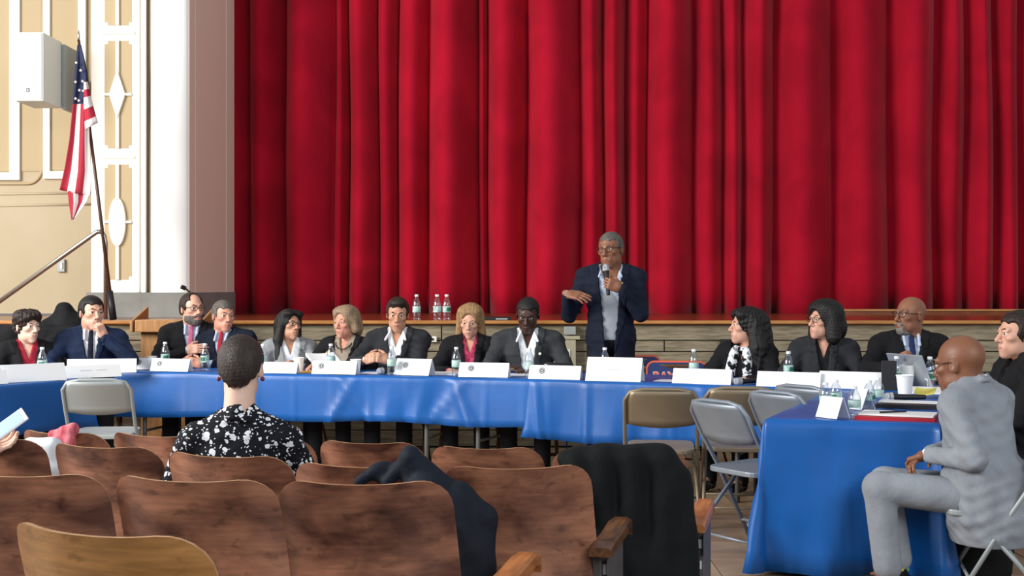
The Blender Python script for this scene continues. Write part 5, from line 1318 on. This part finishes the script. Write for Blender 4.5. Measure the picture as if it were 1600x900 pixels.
t = thing('mobile_phone', 'white phone with a lit screen held at the left edge', 'phone', pc, rot=Matrix((xx_, lg_, nr_)).transposed().to_euler())
b = MB(); b.box((0, 0, 0), (.070, .140, .008)); b.build('phone_body', mat('white_phone', '#e9e9ec', .3), t, bevel=.004)
ms = bpy.data.materials.new('lit_screen'); ms.use_nodes = True; bs_ = ms.node_tree.nodes['Principled BSDF']; bs_.inputs['Base Color'].default_value = lin('#8fa6d8'); bs_.inputs['Emission Color'].default_value = lin('#9fb4e0'); bs_.inputs['Emission Strength'].default_value = .35
b = MB(); b.box((0, 0, .0045), (.060, .110, .001)); b.build('screen', ms, t)

# ------------------------------------------------------------------ coats, bags
def soft(name, label, cat, fields, m, lo, hi, h=.008, k=.04, fold=.006, f1=22, cuts=(), loc=(0, 0, 0)):
    F = Field(lo, hi, h)
    for p in fields: F.add(p, k)
    for p in cuts: F.cut(p, .012)
    ii = np.argwhere(np.abs(F.F) < .04); X, Y, Z = (F.ax[i][ii[:, i]] for i in range(3))
    F.F[tuple(ii.T)] += (fold * np.sin(X * f1 + 2.5 * np.sin(Z * 9 + Y * 5)) * np.sin(Z * f1 * .35 + X * 6 + Y * 11) + fold * .5 * np.sin(X * f1 * 1.9 - Z * 11 + 2)).astype(np.float32)
    V, Q = F.mesh(); o = join_mesh(name, [vq(V, Q)], m)
    return tag(o, label, cat)
# black coat over the aisle seat: shoulders over the top edge, body and a sleeve hanging towards the room
dz = 4.78
def cp(x, y, d=dz): return np.array((px(x, d), d, pz(y, d)))
coat = [rbox((cp(890, 700) + cp(1040, 960)) / 2 + np.array((.02, .02, -.02)), (.19, .05, .33), .04), cone(cp(885, 716), cp(1030, 712), .035, .035), cone(cp(1030, 712), cp(1062, 745), .036, .04)]
for xa, ya, xb, yb, r in ((900, 725, 900, 800, .04), (935, 720, 955, 960, .05), (985, 720, 1000, 960, .055), (1030, 725, 1045, 960, .055), (1058, 745, 1078, 960, .042), (1068, 770, 1085, 960, .032)): coat.append(cone(cp(xa, ya, dz - .03), cp(xb, yb, dz - .10), r * .9, r))
for xa, ya, xb, yb in ((900, 715, 905, 900), (960, 712, 965, 900), (1020, 712, 1030, 900)): coat.append(cone(cp(xa, ya, dz + .05), cp(xb, yb, dz + .10), .035, .04))
soft('coat', 'black wool coat draped over the aisle seat', 'coat', coat, cloth('black_wool', '#0e1113', '#0a0c0d'), cp(850, 690) + np.array((-.1, -.3, -.75)), cp(1110, 690) + np.array((.1, .35, .12)), .009, .045, .005, 26)
# puffer jacket over the seat in front of it
dz2 = 4.02
def jp(x, y, d=dz2): return np.array((px(x, d), d, pz(y, d)))
jk = []
for xa, ya, xb, yb, r, d in ((640, 711, 722, 768, .020, .0), (640, 711, 606, 752, .020, .0), (640, 714, 640, 760, .022, -.01), (645, 716, 680, 770, .026, -.02), (660, 730, 705, 775, .028, -.02), (600, 728, 560, 752, .016, .03), (600, 728, 625, 730, .015, .03), (590, 735, 600, 752, .02, .03),
                             (715, 775, 752, 810, .046, -.04), (752, 810, 752, 850, .046, -.05), (735, 870, 738, 980, .070, -.06), (665, 770, 700, 840, .062, -.04), (700, 800, 730, 850, .070, -.06), (690, 860, 690, 980, .075, -.05), (750, 880, 748, 980, .050, -.06)):
    jk.append(cone(jp(xa, ya, dz2 + d), jp(xb, yb, dz2 + d), r, r))
cuts = [cone(jp(665, 800, dz2 - .14), jp(790, 838, dz2 - .14), .010, .010), cone(jp(742, 772, dz2 - .12), jp(760, 838, dz2 - .14), .008, .008), cone(jp(650, 760, dz2 - .09), jp(745, 775, dz2 - .11), .006, .006), cone(jp(680, 880, dz2 - .15), jp(790, 885, dz2 - .15), .010, .010)]
soft('puffer_jacket', 'navy puffer jacket slung over a seat back beside the large worn seat', 'jacket', jk, mat('navy_nylon', '#171b24', .75, spec=.2, c2='#161d2b', nscale=5, bump=.25, bscale=22), jp(560, 700) + np.array((-.1, -.35, -.65)), jp(790, 700) + np.array((.1, .2, .1)), .008, .022, .004, 30, cuts)
# dark coats at the back left
dz3 = 10.25
def kp(x, y, d=dz3): return np.array((px(x, d), d, pz(y, d)))
soft('draped_coat', 'black coat heaped over a chair between the two people at the far left', 'coat', [cone(kp(78, 520), kp(100, 484), .10, .05), cone(kp(100, 484), kp(118, 505), .05, .09), cone(kp(85, 530), kp(85, 600), .16, .20), cone(kp(112, 520), kp(118, 600), .14, .18)], F_BLACK, kp(30, 470) + np.array((0, -.3, -.8)), kp(170, 470) + np.array((0, .3, .05)), .012, .05, .010, 20)
soft('draped_cover', 'low black draped piece behind the person in the red top', 'drape', [rbox(kp(30, 562), (.62, .16, .28), .05)], F_BLACK, kp(-110, 505) + np.array((0, -.3, -.9)), kp(170, 505) + np.array((0, .35, .05)), .016, .05, .012, 14)
folding_chair('brown folding chair under the heaped black coat', M_FCB, (kp(100, 500)[0], dz3 + .05), pi, 1.0, group='folding chairs under the people')
# white bag and red scarf on the left seats
dz4 = 5.0
def wp(x, y, d=dz4): return np.array((px(x, d), d, pz(y, d)))
soft('white_bag', 'white bag standing on a seat at the left behind the dark plywood seats', 'bag', [rbox(wp(62, 722), (.075, .05, .085), .02), cone(wp(48, 690), wp(78, 692), .02, .02), rbox(wp(66, 760), (.09, .06, .10), .03)], mat('white_canvas', '#dfe4ea', .8), wp(20, 670) + np.array((-.1, -.15, -.42)), wp(105, 670) + np.array((.1, .15, .05)), .008, .02, .003, 30)
dz5 = 5.36
soft('red_scarf', 'red and pink knitted scarf lying over a far seat back on the left', 'scarf', [cone(wp(84, 680, dz5), wp(112, 672, dz5), .022, .030), cone(wp(90, 690, dz5 - .03), wp(108, 692, dz5 - .03), .024, .026), cone(wp(102, 675, dz5), wp(110, 700, dz5 - .03), .026, .024)], cloth('red_scarf', '#b33a4c', '#d58a92', nscale=9, stretch=(4, 1, 1)), wp(60, 650, dz5) + np.array((-.05, -.12, -.2)), wp(130, 650, dz5) + np.array((.05, .12, .02)), .006, .015, .003, 60)
# dark bag on the floor under the pale grey suit
soft('dark_bag', 'dark bag on the floor under the chair of the man in the pale grey suit', 'bag', [rbox((2.12, 6.0, .17), (.20, .12, .16), .05), cone((1.98, 6.0, .33), (2.26, 6.0, .33), .02, .02)], F_BLACK, (1.8, 5.75, 0.0), (2.45, 6.25, .42), .012, .03, .006, 20)
